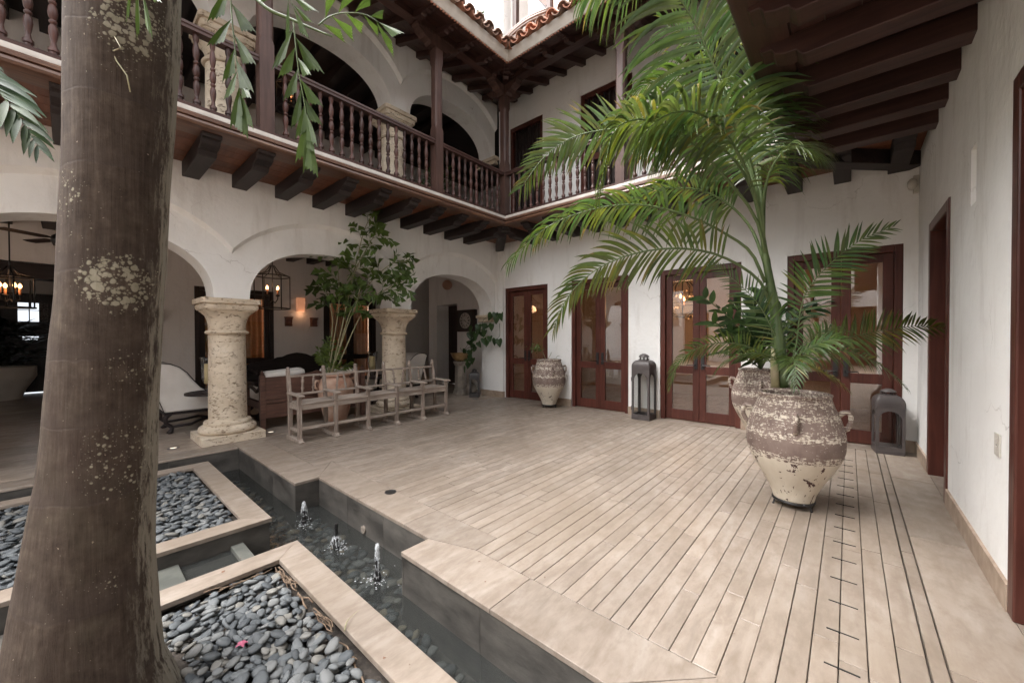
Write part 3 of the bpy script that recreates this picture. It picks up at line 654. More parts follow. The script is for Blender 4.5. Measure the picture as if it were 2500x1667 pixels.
column_parts((-.495, -2.50), 3.62, hu, 'upstairs stone column between the two arches above the fishtail plant', uc)
column_parts((-.495, -7.56), 3.62, hu, 'upstairs stone column over the arch hidden by the trunk', uc)
for z, lb in ((1.70, 'stone impost block at the arch foot behind the trailing vine'), (5.22, 'upstairs stone impost block beside the corner balcony post')):
    t = tag(obj('impost_block', MB().box(-.70, -.14, -.17, -.06, z, z+.05).box(-.685, -.155, -.155, -.06, z-.0, z+.09).box(-.74, -.10, -.2, -.06, z+.09, z+.158), M['coral'], None, bev=.008), lb, 'stone block')

# ================================================================ walls with openings
DH = 2.44
DX = [(.005, 1.18), (1.745, 2.915), (3.465, 4.64), (5.185, 6.30)]
UDX = [(.16, 1.06), (1.95, 2.98), (3.85, 4.85)]
bw = cellwall('x', -.16, W, -.03, 6.62, 0, .32, [(a, b, -.03, DH) for a, b in DX] + [(a, b, 3.62, 5.93) for a, b in UDX])
bwall = tag(obj('back_wall', bw, M['plaster']), 'white back wall with four mahogany glazed doors', 'wall')
obj('skirting', MB().box(1.18, 1.745, -.018, .01, 0, .135).box(2.915, 3.465, -.018, .01, 0, .135).box(4.64, 5.185, -.018, .01, 0, .135).box(6.30, W, -.018, .01, 0, .135), M['coping_edge'], bwall)
pier = tag(obj('corner_pier', MB().box(-.68, -.006, -.06, .33, 0, 3.6), M['plaster']), 'white plaster pier in the corner under the trailing vine', 'wall')
obj('skirting', MB().box(-.69, -.004, -.075, -.0, 0, .135), M['coping_edge'], pier)
RD = [(-1.85, -.85, -.03, 2.45), (-4.62, -3.43, -.03, 2.58)]
rw = cellwall('y', YE, .32, -.03, 6.62, W, W+.34, RD + [(-2.665, -2.52, 2.2, 2.57)])
rwall = tag(obj('right_wall', rw, M['plaster']), 'white right-hand wall with two mahogany doors', 'wall')
obj('skirting', MB().box(W-.016, W+.01, -.85, 0, 0, .135).box(W-.016, W+.01, -3.43, -1.85, 0, .135), M['coping_edge'], rwall)
obj('sky_block', MB().box(W+.345, W+.42, YE, .32, -.03, 6.62), M['plaster'], rwall)  # unseen sheet added behind the openings to keep sky light out
obj('niche_back', MB().box(W+.05, W+.07, -2.7, -2.5, 2.15, 2.6), M['plaster'], rwall)
# gallery walls
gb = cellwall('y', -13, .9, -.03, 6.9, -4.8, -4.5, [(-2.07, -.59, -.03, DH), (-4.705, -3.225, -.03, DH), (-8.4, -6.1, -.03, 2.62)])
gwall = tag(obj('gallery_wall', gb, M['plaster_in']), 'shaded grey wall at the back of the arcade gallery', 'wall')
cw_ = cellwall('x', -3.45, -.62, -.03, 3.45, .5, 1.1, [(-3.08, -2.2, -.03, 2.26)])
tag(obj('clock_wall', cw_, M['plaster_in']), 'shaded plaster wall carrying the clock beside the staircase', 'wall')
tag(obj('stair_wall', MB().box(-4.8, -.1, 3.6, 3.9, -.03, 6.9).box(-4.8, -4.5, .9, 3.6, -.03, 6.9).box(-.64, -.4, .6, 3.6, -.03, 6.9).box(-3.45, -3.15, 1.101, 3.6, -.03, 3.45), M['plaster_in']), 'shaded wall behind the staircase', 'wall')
st = tag(obj('staircase', MB(), M['coping_edge']), 'pale stone staircase rising beyond the clock wall', 'staircase')
for i in range(12):
    obj('step', MB().box(-4.499, -3.455, .75+.27*i, .75+.27*(i+1)+.02, 0 if i == 0 else .18*i-.02, .18*(i+1)), M['coping_edge'], st, bev=.006)
st_me = MB().box(-4.49, -3.46, 1.0, 3.55, -.02, .05).mesh('stair_base', M['coping_edge']); st.data = st_me
# ceilings and gallery beams
tag(obj('gallery_ceiling', MB().box(-4.6, -.5, -13, 3.7, 3.45, 3.6), M['blackwood_y']), kind='structure')
tag(obj('upper_ceiling', MB().box(-4.6, -.55, -13, 3.7, 6.72, 6.85), M['blackwood_y']), kind='structure')
gcb = bpy.data.objects['gallery_ceiling']; ucb = bpy.data.objects['upper_ceiling']
yb = -.05
while yb > -8.4:
    obj('beam', MB().box(-4.55, -.64, yb-.08, yb+.08, 3.21, 3.449), M['blackwood_x'], gcb)
    obj('beam', MB().box(-4.55, -.62, yb-.08, yb+.08, 6.52, 6.719), M['blackwood_x'], ucb); yb -= .47
tag(obj('upper_floor', MB().box(-4.6, XA-.02, -13, .4, 3.601, 3.62), M['trav_gal']), kind='structure')
# dark room at the far end of the gallery
fr = MB().box(-9.7, -9.4, -9.4, -5.4, -.03, 3.45).box(-9.4, -4.81, -5.5, -5.2, -.03, 3.45).box(-9.4, -4.81, -9.4, -9.1, -.03, 3.45)
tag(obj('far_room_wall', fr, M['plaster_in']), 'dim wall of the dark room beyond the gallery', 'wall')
tag(obj('far_room_ceiling', MB().box(-9.7, -4.6, -9.4, -5.2, 3.45, 3.6), M['blackwood_y']), kind='structure')
tag(obj('lintel', MB().box(-4.82, -4.44, -8.6, -5.9, 2.35, 2.60), M['blackwood_y'], None, bev=.01), 'dark timber lintel over the opening to the dark room', 'lintel')
# rooms behind the back wall
rm = MB().box(-.16, W, 3.3, 3.5, -.03, 3.4).box(-.4, -.16, .33, 4.4, -.03, 3.4).box(W, W+.3, .33, 4.4, -.03, 3.4)
tag(obj('dining_room_wall', rm, M['plaster_warm']), 'warm ochre wall seen through the glazed doors', 'wall')
tag(obj('dining_room_ceiling', MB().box(-.4, W+.3, .33, 4.7, 3.4, 3.58), M['plaster_warm']), kind='structure')
drf = tag(obj('dining_room_floor', MB().box(-.4, W+.3, .31, 4.7, -.3, -.004), M['trav_gal']), kind='structure')
# ================================================================ balconies
ZS = 3.445                                   # underside of the balcony boards
EL, EB, ER = .95, -1.04, 5.30                # outer edges: arcade side (x), back side (y), right side (x)
BAL_PROF = [(.026, 0), (.026, .04), (.033, .045), (.033, .07), (.02, .085), (.016, .12), (.022, .155), (.029, .205), (.026, .245), (.014, .268), (.024, .282), (.024, .296), (.014, .306), (.025, .325), (.030, .365), (.025, .408), (.014, .428), (.024, .44), (.024, .454), (.014, .465), (.023, .50), (.029, .55), (.022, .61), (.015, .64), (.022, .66), (.026, .685), (.026, .73)]
BALM = MB().lathe(BAL_PROF, 12).mesh('baluster_shape', M['darkwood_z'], True); BALM.set_sharp_from_angle(angle=math.radians(50))
bl = thing('balcony', 'long dark wooden balcony above the arches on the arcade side', 'balcony', (EL, -6, 3.5), 'balconies round the courtyard')
bb = thing('balcony', 'dark wooden balcony above the glazed doors, partly behind the palm', 'balcony', (3.2, EB, 3.5), 'balconies round the courtyard')
br = thing('balcony', 'dark balcony underside overhead along the right-hand wall', 'balcony', (ER, -5, 3.5), 'balconies round the courtyard')
def Lm(s, e, z): return (EL+e, s, z)          # s = y
def Bm(s, e, z): return (s, EB-e, z)          # s = x
def Rm(s, e, z): return (ER-e, s, z)
def strip(name, prof, parent, mapf, s0, s1, mat, m0=0, m1=0, **kw):
    """profile (e, z) swept along an edge; m0, m1 = mitre factors"""
    n = len(prof); mb = MB()
    vs = [mapf(s0 + m0*e, e, z) for e, z in prof] + [mapf(s1 + m1*e, e, z) for e, z in prof]
    mb.add(vs, [tuple(range(n)), tuple(range(2*n-1, n-1, -1))] + [(i, (i+1) % n, (i+1) % n+n, i+n) for i in range(n)])
    return obj(name, mb, mat, parent, **kw)
fas = [(-.3, 3.556), (.03, 3.556), (.034, 3.575), (.03, 3.604), (-.3, 3.604)]
mou = [(-.2, 3.43), (.035, 3.43), (.06, 3.44), (.072, 3.46), (.066, 3.482), (.05, 3.492), (.03, 3.498), (.03, 3.504), (.055, 3.508), (.055, 3.535), (.042, 3.553), (-.2, 3.553)]
rail = [(-.115, 3.606), (.012, 3.606), (.012, 3.646), (-.115, 3.646)]
hand = [(-.10, 4.372), (-.10, 4.40), (-.11, 4.41), (-.105, 4.435), (-.085, 4.45), (-.02, 4.45), (0, 4.435), (.006, 4.41), (-.004, 4.40), (-.004, 4.372)]
for nm, pf, mt, mtx in (('fascia', fas, M['fascia'], M['fascia']), ('moulding', mou, M['moulding'], M['moulding_x']), ('bottom_rail', rail, M['darkwood'], M['darkwood_x']), ('handrail', hand, M['darkwood'], M['darkwood_x'])):
    sm = dict(auto=35)
    strip(nm, pf, bl, Lm, YE, EB, mt, 0, -1, **sm)
    strip(nm, pf, bb, Bm, EL, ER, mtx, 1, -1, **sm)
    strip(nm, pf, br, Rm, YE, EB, M['darkwood'] if nm == 'moulding' else mt, 0, -1, **sm)
def boards(parent, fn, n, s0, s1, e0, e1, mat):
    for i in range(n):
        a = e0 + (e1-e0)*i/n; b = e0 + (e1-e0)*(i+1)/n - .006; obj('soffit_board', fn(a, b, s0, s1), mat, parent)
boards(bl, lambda a, b, s, e: MB().box(a, b, s, e, ZS, ZS+.02), 6, YE, EB, XA+.001, EL-.03, M['redboard_y'])
boards(bb, lambda a, b, s, e: MB().box(s, e, a, b, ZS, ZS+.02), 6, XA+.002, W-.002, EB+.03, -.001, M['redboard_x'])
boards(br, lambda a, b, s, e: MB().box(a, b, s, e, ZS, ZS+.02), 6, YE, EB, ER+.03, W-.001, M['darkwood'])
for p, bx in ((bl, (XA+.001, EL-.02, YE, EB)), (bb, (XA+.002, W-.002, EB+.02, -.001)), (br, (ER+.02, W-.001, YE, EB))):
    obj('floor_slab', MB().box(bx[0], bx[1], bx[2], bx[3], ZS+.022, 3.604), M['grout'], p)
# joists with scrolled ends; profile in (out, z), 0 = wall
def joist_prof(L, zb=3.275, zt=3.4445):
    return [(-.05, zt), (-.05, zb), (L-.27, zb), (L-.25, zb+.004), (L-.225, zb+.03), (L-.215, zb+.05), (L-.15, zb+.055), (L-.09, zb+.075), (L-.075, zb+.105), (L-.065, zb+.115), (L-.015, zb+.12), (L+.0, zb+.14), (L, zt)]
def joist(parent, fmap, L, wd, mat, jit=True):
    k = random.uniform(-.006, .006) if jit else 0
    o = obj('joist', MB().prism([(a, z + (k if z < 3.44 else 0)) for a, z in joist_prof(L)], fmap, wd), mat, parent); return bevel(o, .006, 1, 50)
for k in range(1, 22):
    yc = -.52 - .493*k + .0
    if k < 1 or yc < -10.5: continue
    joist(bl, lambda a, z, t, yc=yc: (XA+a, yc-.082+t, z), 1.09, .165, M['blackwood_x'])
for k in range(14):
    xc = 5.75 - .485*k
    if xc < .6 or xc > 5.9 and k: continue
    joist(bb, lambda a, z, t, xc=xc: (xc-.082+t, -a, z), 1.02, .165, M['blackwood_y'])
joist(bb, lambda a, z, t: (6.24-.082+t, -a, z), 1.02, .165, M['blackwood_y'])
for k in range(1, 19):
    yc = -.72 - .463*k
    if yc < -8.25: continue
    joist(br, lambda a, z, t, yc=yc: (W-a, yc-.082+t, z), 1.10, .165, M['darkwood_x'])  # browner than the other joists: light off the floor put into the colour
d45 = math.sqrt(.5)
joist(bl, lambda a, z, t: (XA+(a+.1)*d45-(t-.09)*d45, -(a+.1)*d45-(t-.09)*d45, z-.008), 1.40, .18, M['blackwood_x'])
joist(br, lambda a, z, t: (W-(a+.1)*d45-(t-.09)*d45, -(a+.1)*d45+(t-.09)*d45, z-.008), 1.44, .18, M['blackwood_x'])
# posts: square foot and head, chamfered middle
def post(parent, x, y, z0=3.606, z1=5.86):
    mb = MB(); a = .072; c = .05
    rings = [(a, 0, z0), (a, 0, 4.60), (a*.97, .022, 4.66), (a*.97, .022, 5.60), (a, 0, 5.66), (a, 0, z1)]
    vs = []
    for h, ch, z in rings:
        for sx, sy in ((1, 1), (-1, 1), (-1, -1), (1, -1)):
            p, q = (x+sx*h, y+sy*(h-ch-.001)), (x+sx*(h-ch-.001), y+sy*h)
            if sx*sy < 0: p, q = q, p
            vs += [(*p, z), (*q, z)]
    n = 8; fs = [(i*n+k, i*n+(k+1) % n, (i+1)*n+(k+1) % n, (i+1)*n+k) for i in range(len(rings)-1) for k in range(n)] + [tuple(range(n)), tuple((len(rings)-1)*n+k for k in range(n))]
    o = obj('post', mb.add(vs, fs), M['postwood'], parent); return o
def bracket(parent, x, y, ax, L=.42, z=5.86):
    prof = [(-L, .20), (-L, .165), (-L+.04, .15), (-L+.05, .12), (-L+.12, .10), (-L+.16, .06), (-L+.24, .045), (-L+.27, .002), (L-.27, .002), (L-.24, .045), (L-.16, .06), (L-.12, .10), (L-.05, .12), (L-.04, .15), (L, .165), (L, .20)]
    f = (lambda a, b, t: (x+a, y-.075+t, z+b)) if ax == 'x' else (lambda a, b, t: (x-.075+t, y+a, z+b))
    o = obj('bracket', MB().prism(prof, f, .15), M['postwood'], parent)
    d = MB()
    for i in range(16):
        q = -L+.02+i*(2*L-.04)/15
        for s in (-.079, .079): (d.box(x+q-.012, x+q+.012, y+s-.006, y+s+.006, z+.17, z+.195) if ax == 'x' else d.box(x+s-.006, x+s+.006, y+q-.012, y+q+.012, z+.17, z+.195))
    obj('dentil_band', d, M['postwood'], parent); return o
PXL = EL-.055; PYB = EB+.055; PXR = ER+.055
for y in (-2.58, -4.965, -7.35): post(bl, PXL, y); bracket(bl, PXL, y, 'y')
post(bl, PXL, PYB); bracket(bl, PXL, PYB-.0, 'y', .38); bracket(bl, PXL+.001, PYB-.001, 'x', .38, 5.862)
for xx in (3.25,): post(bb, xx, PYB); bracket(bb, xx, PYB, 'x')
post(bb, PXR, PYB); bracket(bb, PXR, PYB, 'x')
for y in (-3.4, -5.8, -8.0): post(br, PXR, y); bracket(br, PXR, y, 'y')
def balusters(parent, a, b, f, pitch=.1355):
    n = max(1, round((b-a)/pitch)-1)
    for i in range(n):
        s = a+(b-a)*(i+1)/(n+1); inst('baluster', BALM, parent, (*f(s), 3.645), (random.uniform(-.008, .008), random.uniform(-.008, .008), random.uniform(0, 6)), (random.uniform(.95, 1.06),)*2 + (1,))
for a, b in ((-2.51, -1.06), (-4.89, -2.65), (-7.28, -5.04)): balusters(bl, a, b, lambda s: (PXL, s))
for a, b in ((.98, 3.18), (3.32, 5.39)): balusters(bb, a, b, lambda s: (s, PYB))

# ================================================================ roof over the balconies
rl_ = thing('tiled_roof', 'red clay tiled roof edge over the arcade side balcony', 'roof', (1.4, -5, 6), 'tiled eaves round the court')
rb_ = thing('tiled_roof', 'red clay tiled roof edge over the back balcony', 'roof', (3, -1.5, 6), 'tiled eaves round the court')
rr_ = thing('tiled_roof', 'unseen roof edge over the right-hand balcony, added to block sky light', 'roof', (5, -5, 6), 'tiled eaves round the court')  # out of view, added to block light from the sky
SL = .35; XT = 1.46                               # slope, outer edge of the left eave
YB_E = -1.52; XR_E = 4.93
def zl(x): return 6.55 - SL*(x-XA)               # underside of the left roof
def zb_(y): return 6.55 - SL*(-y-.0) - .0
# plate beams on the brackets
obj('plate_beam', MB().box(PXL-.075, PXL+.075, YE, PYB+.075, 6.062, 6.19), M['darkwood'], rl_)
obj('plate_beam', MB().box(PXL+.0751, PXR+.075, PYB-.075, PYB+.075, 6.0621, 6.19), M['darkwood_x'], rb_)
obj('plate_beam', MB().box(PXR-.075, PXR+.075, YE, PYB-.0751, 6.062, 6.19), M['darkwood'], rr_)
n = 9
for i in range(n):                                # soffit boards, mitred along the valley
    a = XA + (XT-XA)*i/n; b = XA + (XT-XA)*(i+1)/n - .006
    def quad(pts, th=.02):
        vs = [Vector(p) for p in pts]; return MB().add(vs + [v+Vector((0, 0, th)) for v in vs], [(0, 1, 2, 3), (7, 6, 5, 4), (0, 4, 5, 1), (1, 5, 6, 2), (2, 6, 7, 3), (3, 7, 4, 0)])
    ya, yb2 = -(a-XA)*(-YB_E)/(XT-XA), -(b-XA)*(-YB_E)/(XT-XA)
    obj('soffit_board', quad([(a, YE, zl(a)), (b, YE, zl(b)), (b, yb2, zl(b)), (a, ya, zl(a))]), M['redboard_y'] if i < 0 else M['darkwood'], rl_)
    xr1, xr2 = W - (W-XR_E)*i/n, W - (W-XR_E)*(i+1)/n + .006
    obj('soffit_board', quad([(a, ya, zl(a)), (b, yb2, zl(b)), (xr2, yb2, zl(b)), (xr1, ya, zl(a))]), M['darkwood_x'], rb_)
    obj('soffit_board', quad([(xr1, YE, zl(a)), (xr2, YE, zl(b)), (xr2, yb2, zl(b)), (xr1, ya, zl(a))]), M['darkwood'], rr_)
def rafter(parent, fm, L, wd=.085):
    """fm(out, z, t): underside profile follows the slope, carved tail"""
    dz = .10; pr = []
    lower = [(0, -dz), (L-.30, -dz), (L-.27, -dz*.55), (L-.2, -dz*.6), (L-.17, -dz*.35), (L-.1, -dz*.42), (L-.06, -.02), (L, -.012)]
    poly = [(a, 6.548-SL*a+b) for a, b in lower] + [(L, 6.548-SL*L), (0, 6.548)]
    o = obj('rafter', MB().prism(poly, fm, wd), M['darkwood_x'], parent); return o
YSC = (-YB_E)/(XT-XA)
for k in range(24):
    y = -.5 - .42*k
    if y < -8.3: break
    L = XT-XA
    rafter(rl_, lambda a, b, t, y=y: (XA+a, y-.042+t, b), L if y < YB_E else max(.2, -y/YSC))
for k in range(14):
    x = .35 + .42*k
    if x > 5.2: break
    L = XT-XA if x > XT else max(.2, (x-XA))
    rafter(rb_, lambda a, b, t, x=x: (x-.042+t, -a*YSC, b), L)
for k in range(6, 24):
    y = -.7-.42*k
    if y > YB_E or y < -8.3: continue
    rafter(rr_, lambda a, b, t, y=y: (W-a*(W-XR_E)/(XT-XA), y-.042+t, b), XT-XA)
rafter(rl_, lambda a, b, t: (XA+a+(t-.045)*d45, -a*YSC+(t-.045)*d45, b-.015), XT-XA, .09)
# plaster cove at the eaves
ze = zl(XT)
cove = [(-.025, ze+.010), (.0, ze-.002), (.012, ze+.0), (.05, ze+.045), (.075, ze+.095), (.085, ze+.125), (-.025, ze+.125)]
strip('eave_cove', cove, rl_, lambda s, e, z: (XT+e, s, z), YE, YB_E, M['fascia'], 0, -1, auto=30)
strip('eave_cove', cove, rb_, lambda s, e, z: (s, YB_E-e, z), XT, XR_E, M['fascia'], 1, -1, auto=30)
strip('eave_cove', cove, rr_, lambda s, e, z: (XR_E-e, s, z), YE, YB_E, M['fascia'], 0, -1, auto=30)
for (p, rng, f) in ((rl_, (YE, YB_E), 'y'), (rb_, (XT, XR_E), 'x')):
    d = MB(); s = rng[0]+.02
    if f == 'y': s = -4.0
    while s < rng[1]:
        if f == 'y': d.box(XT-.015, XT+.006, s, s+.028, ze-.022, ze-.003)
        else: d.box(s, s+.028, YB_E-.006, YB_E+.015, ze-.022, ze-.003)
        s += .052
    obj('dentil_band', d, M['tile_orange'], p)
# clay tiles: arched covers over dished pans
def tile_shape(up, L=.42):
    mb = MB(); n = 8; r1, r2 = (.088, .074) if up else (.078, .09); th = .014; vs = []
    for yv, r in ((0, r1), (L, r2)):
        for rr in (r, r-th):
            for i in range(n+1):
                a = PI*i/n
                vs.append((rr*math.cos(a), yv, rr*math.sin(a)*.82*(1 if up else -1) + (0 if up else .05)))
    m = n+1; fs = []
    for i in range(n):
        fs += [(i, i+1, 2*m+i+1, 2*m+i), (m+i, 3*m+i, 3*m+i+1, m+i+1), (i, m+i, m+i+1, i+1), (2*m+i, 2*m+i+1, 3*m+i+1, 3*m+i)]
    fs += [(0, 2*m, 3*m, m), (n, m+n, 3*m+n, 2*m+n)]
    return mb.add(vs, fs)
TILES = {(u, mt): tile_shape(u).mesh('clay_tile_shape', M[mt], True) for u in (True, False) for mt in ('tile_orange', 'tile_old')}
for q in TILES.values(): q.set_sharp_from_angle(angle=math.radians(50))
ang = math.atan(SL); zt0 = ze+.135
def tiles(parent, place, s0, s1, lim, rotz, nrow=3):
    s = s0; i = 0
    while s < s1:
        for row in range(nrow):
            o_ = -.085 + row*.34
            for up in (False, True):
                ss = s + (.1 if up else 0)
                if lim(ss) < o_ - .02: continue
                x, y = place(ss, o_)
                z = zt0 + (o_)*SL + (.052 if up else .0) + row*.012
                mt = 'tile_old' if (row == 0 and up and random.random() < .75) or random.random() < .2 else 'tile_orange'
                inst('roof_tile', TILES[(up, mt)], parent, (x, y, z), (ang, random.uniform(-.04, .04), rotz + random.uniform(-.03, .03)))
        s += .2; i += 1
tiles(rl_, lambda s, o: (XT+.085-o, YB_E-.1-s, ), 0, 3.6, lambda s: 9 if s > -.02 else 0, PI/2)
tiles(rb_, lambda s, o: (XT+.1+s, YB_E-.085+o), 0, 3.3, lambda s: 9 if s > -.02 else 0, 0)
for k, s in enumerate((.0, -.2, -.4, -.6)):       # cut tiles stepping up the valley
    o_ = .1 - s
    inst('roof_tile', TILES[(True, 'tile_old')], rl_, (XT+.085-o_, YB_E-.1-s, zt0+o_*SL+.052), (ang, 0, PI/2))
    inst('roof_tile', TILES[(False, 'tile_orange')], rl_, (XT+.08-o_+.07, YB_E-.085+o_-.07, zt0+(o_-.07)*SL), (ang, 0, PI/4))
rs = MB()
def rs_quad(pts): rs.add([Vector(p) for p in pts], [(0, 1, 2, 3)])
hz = zt0 + .02
rs2 = MB().add([(XT, YE, hz), (XT, YB_E, hz), (-2.0, .5-.2+1.3, hz+3.46*SL), (-2.0, YE, hz+3.46*SL)], [(0, 1, 2, 3)]); obj('roof_slope', rs2, M['tile_old'], rl_)
rs2 = MB().add([(XT, YB_E, hz), (XR_E, YB_E, hz), (W+.3, 1.5, hz+1.1), (-2.0, 1.6, hz+1.1)], [(0, 1, 2, 3)]); obj('roof_slope', rs2, M['tile_old'], rb_)
rs2 = MB().add([(XR_E, YE, hz), (XR_E, YB_E, hz), (W+.6, .3, hz+.7), (W+.6, YE, hz+.7)], [(0, 1, 2, 3)]); obj('roof_slope', rs2, M['tile_old'], rr_)

# ================================================================ mirador tower above the roof
tw = thing('tower', 'white upper tower with a small curved wooden balcony against the sky', 'tower', (-1, 3, 7))
mbt = MB().box(-2.54, -1.86, 2.0, 2.9, 6.9, 15).box(-1.86, -1.62, 2.35, 2.9, 6.9, 15).box(-1.62, 1.6, 4.2, 4.5, 6.9, 15).box(-.10, 2.6, 2.05, 4.2, 6.9, 15)
obj('wall', mbt, M['tower'], tw)
obj('floor_slab', MB().box(-1.62, -.1, 2.6, 4.2, 8.6, 8.75), M['tower'], tw)
obj('wooden_post', MB().box(-1.66, -1.52, 2.2, 2.34, 6.9, 15), M['postwood'], tw)
obj('wooden_post', MB().box(-.24, -.12, 1.93, 2.04, 6.9, 15), M['postwood'], tw)
obj('eave', MB().prism([(-1.2, 0), (-.75, -.55), (-.2, -.05), (-.2, .5), (-1.2, .5)], lambda a, b, t: (a, 2.6+t, 11.35+b), 1.2), M['redboard_x'], tw)
pts = [at(px, py, 2, 9.7) for px, py in ((1233, 104), (1240, 93), (1250, 81), (1262, 70), (1277, 58), (1294, 47), (1314, 38), (1330, 32), (1346, 27))]
for dz, rr in ((0, .05), (.055, .045), (-.06, .035)): obj('curved_handrail', MB().tube([p+Vector((0, 0, dz)) for p in pts], rr, 8), M['moulding'], tw, True)
for j in range(10):
    q = j/9*(len(pts)-1); i = min(int(q), len(pts)-2); p = pts[i].lerp(pts[i+1], q-i); p2 = p + (Vector((-.1, 3.2, p.z))-p).normalized()*.04
    inst('baluster', BALM, tw, (p2.x, p2.y, 9.7-1.0), (0, 0, j), (1.25, 1.25, 1.28))
obj('curved_floor', MB().add([pp+Vector((0, 0, -1.0)) for pp in pts] + [Vector((-.1, 3.4, 8.7)), Vector((-1.6, 3.4, 8.7))] + [pp+Vector((0, 0, -1.15)) for pp in pts] + [Vector((-.1, 3.4, 8.55)), Vector((-1.6, 3.4, 8.55))],
    [tuple(range(11)), tuple(range(21, 10, -1))] + [(i, (i+1) % 11, (i+1) % 11+11, i+11) for i in range(11)]), M['moulding'], tw)

# ================================================================ doors
def leaf(t, ax, s0, s1, z0, z1, f, wood_, mid=(.76, .885), st_=.095, glassm='glass', botrail=.165, ins=None):
    """one glazed door leaf; f maps (s, depth, z) to 3d, depth 0 = face"""
    def bx(nm, a, b, c, d, d0, d1, m, bv=.004):
        mb = MB(); P = [f(x, y, z) for x in (a, b) for y in (d0, d1) for z in (c, d)]
        mb.add(P, [(0, 1, 3, 2), (4, 6, 7, 5), (0, 4, 5, 1), (2, 3, 7, 6), (0, 2, 6, 4), (1, 5, 7, 3)]); return obj(nm, mb, m, t, bev=bv)
    bx('stile', s0, s0+st_, z0, z1, 0, .045, wood_); bx('stile', s1-st_, s1, z0, z1, 0, .045, wood_)
    bx('rail', s0+st_, s1-st_, z0, z0+botrail, .002, .043, wood_); bx('rail', s0+st_, s1-st_, mid[0], mid[1], .002, .043, wood_); bx('rail', s0+st_, s1-st_, z1-.10, z1, .002, .043, wood_)
    for c, d in ((z0+botrail, mid[0]), (mid[1], z1-.10)):
        bx('glass_pane', s0+st_-.005, s1-st_+.005, c-.005, d+.005, .018, .024, M[glassm], 0)
        for a, b, c2, d2 in ((s0+st_, s0+st_+.012, c, d), (s1-st_-.012, s1-st_, c, d), (s0+st_+.012, s1-st_-.012, c, c+.012), (s0+st_+.012, s1-st_-.012, d-.012, d)):
            pass
    return bx
def french_door(label, x0, x1, f, z1=DH, wood_='doorwood', grp=None, cat='door', handles=True, base=None, fw_=.075):
    wd = M[wood_]; b0 = Vector(f((x0+x1)/2, 0, 0)); t = thing('french_door', label, cat, b0, grp)
    mb = MB()
    for a, b, c, d in ((x0, x0+fw_, -.0, z1), (x1-fw_, x1, -.0, z1), (x0+fw_, x1-fw_, z1-.085, z1)):
        P = [f(x, y, z) for x in (a, b) for y in (.0, .14) for z in (c, d)]
        mb.add(P, [(0, 1, 3, 2), (4, 6, 7, 5), (0, 4, 5, 1), (2, 3, 7, 6), (0, 2, 6, 4), (1, 5, 7, 3)])
    obj('door_frame', mb, wd, t, bev=.006)
    m = (x0+x1)/2; zt = z1-.088
    g2 = lambda s, y, z: f(s, y+.05, z)
    for a, b in ((x0+fw_+.002, m-.002), (m+.002, x1-fw_-.002)):
        bx = leaf(t, 'x', a, b, .012, zt, g2, wd)
    if handles:
        for s in (-1, 1):
            hx = m + s*.05; hb = MB()
            P = [f(x, y, z) for x in (hx-.024, hx+.024) for y in (.035, .049) for z in (.84, 1.06)]
            hb.add(P, [(0, 1, 3, 2), (4, 6, 7, 5), (0, 4, 5, 1), (2, 3, 7, 6), (0, 2, 6, 4), (1, 5, 7, 3)])
            hb.tube([f(hx, .035, .90), f(hx, -.005, .90), f(hx+s*.012, -.018, .902), f(hx+s*.11, -.018, .905), f(hx+s*.125, -.01, .895)], [.008, .008, .008, .006, .005], 8)
            obj('handle', hb, M['blackiron'], t, auto=40)
    return t
dg = 'mahogany glazed double doors along the back wall'
fb = lambda s, y, z: (s, .02+y, z)
french_door('mahogany glazed double door beside the corner, behind the small painted jar', *DX[0], fb, grp=dg)
french_door('mahogany glazed double door between the small jar and the tall lantern', *DX[1], fb, grp=dg)
french_door('mahogany glazed double door with a lit chandelier behind its panes', *DX[2], fb, grp=dg)
french_door('mahogany glazed double door behind the potted palm and the squat lantern', *DX[3], fb, grp=dg)
# upstairs doors with turned spindles
SPM = MB().lathe([(r*.9, z*.86/.73) for r, z in BAL_PROF], 8).mesh('spindle_shape', M['blackwood_x'], True)
for i, (a, b) in enumerate(UDX):
    t = thing('spindle_door', ['dark upstairs door with turned spindles, nearest the corner post', 'dark upstairs spindle door half behind the second balcony post', 'dark upstairs spindle door hidden behind the palm crown'][i], 'door', ((a+b)/2, .03, 3.62), 'upstairs spindle doors')
    mb = MB().box(a, a+.08, .02, .14, 3.62, 5.93).box(b-.08, b, .02, .14, 3.62, 5.93).box(a+.08, b-.08, .02, .14, 5.84, 5.93)
    obj('door_frame', mb, M['doorwood'], t, bev=.006)
    obj('rail', MB().box(a+.08, b-.08, .05, .11, 4.66, 4.78), M['doorwood'], t, bev=.004); obj('rail', MB().box(a+.08, b-.08, .05, .11, 3.63, 3.75), M['doorwood'], t, bev=.004)
    obj('shutter_panel', MB().box(a+.08, b-.08, .12, .13, 3.75, 5.84), M['doorblack'], t)
    n = 8
    for j in range(n):
        x = a+.08+(b-a-.16)*(j+.5)/n; inst('spindle', SPM, t, (x, .08, 4.78), (0, 0, j), (1, 1, 1.23)); inst('spindle', SPM, t, (x, .08, 3.75), (0, 0, j), (1, 1, 1.055))
tag(obj('upper_room', MB().box(-.1, W+.3, 1.5, 1.7, 3.6, 6.62), M['plaster_in']), 'dim room wall behind the upstairs doors', 'wall')
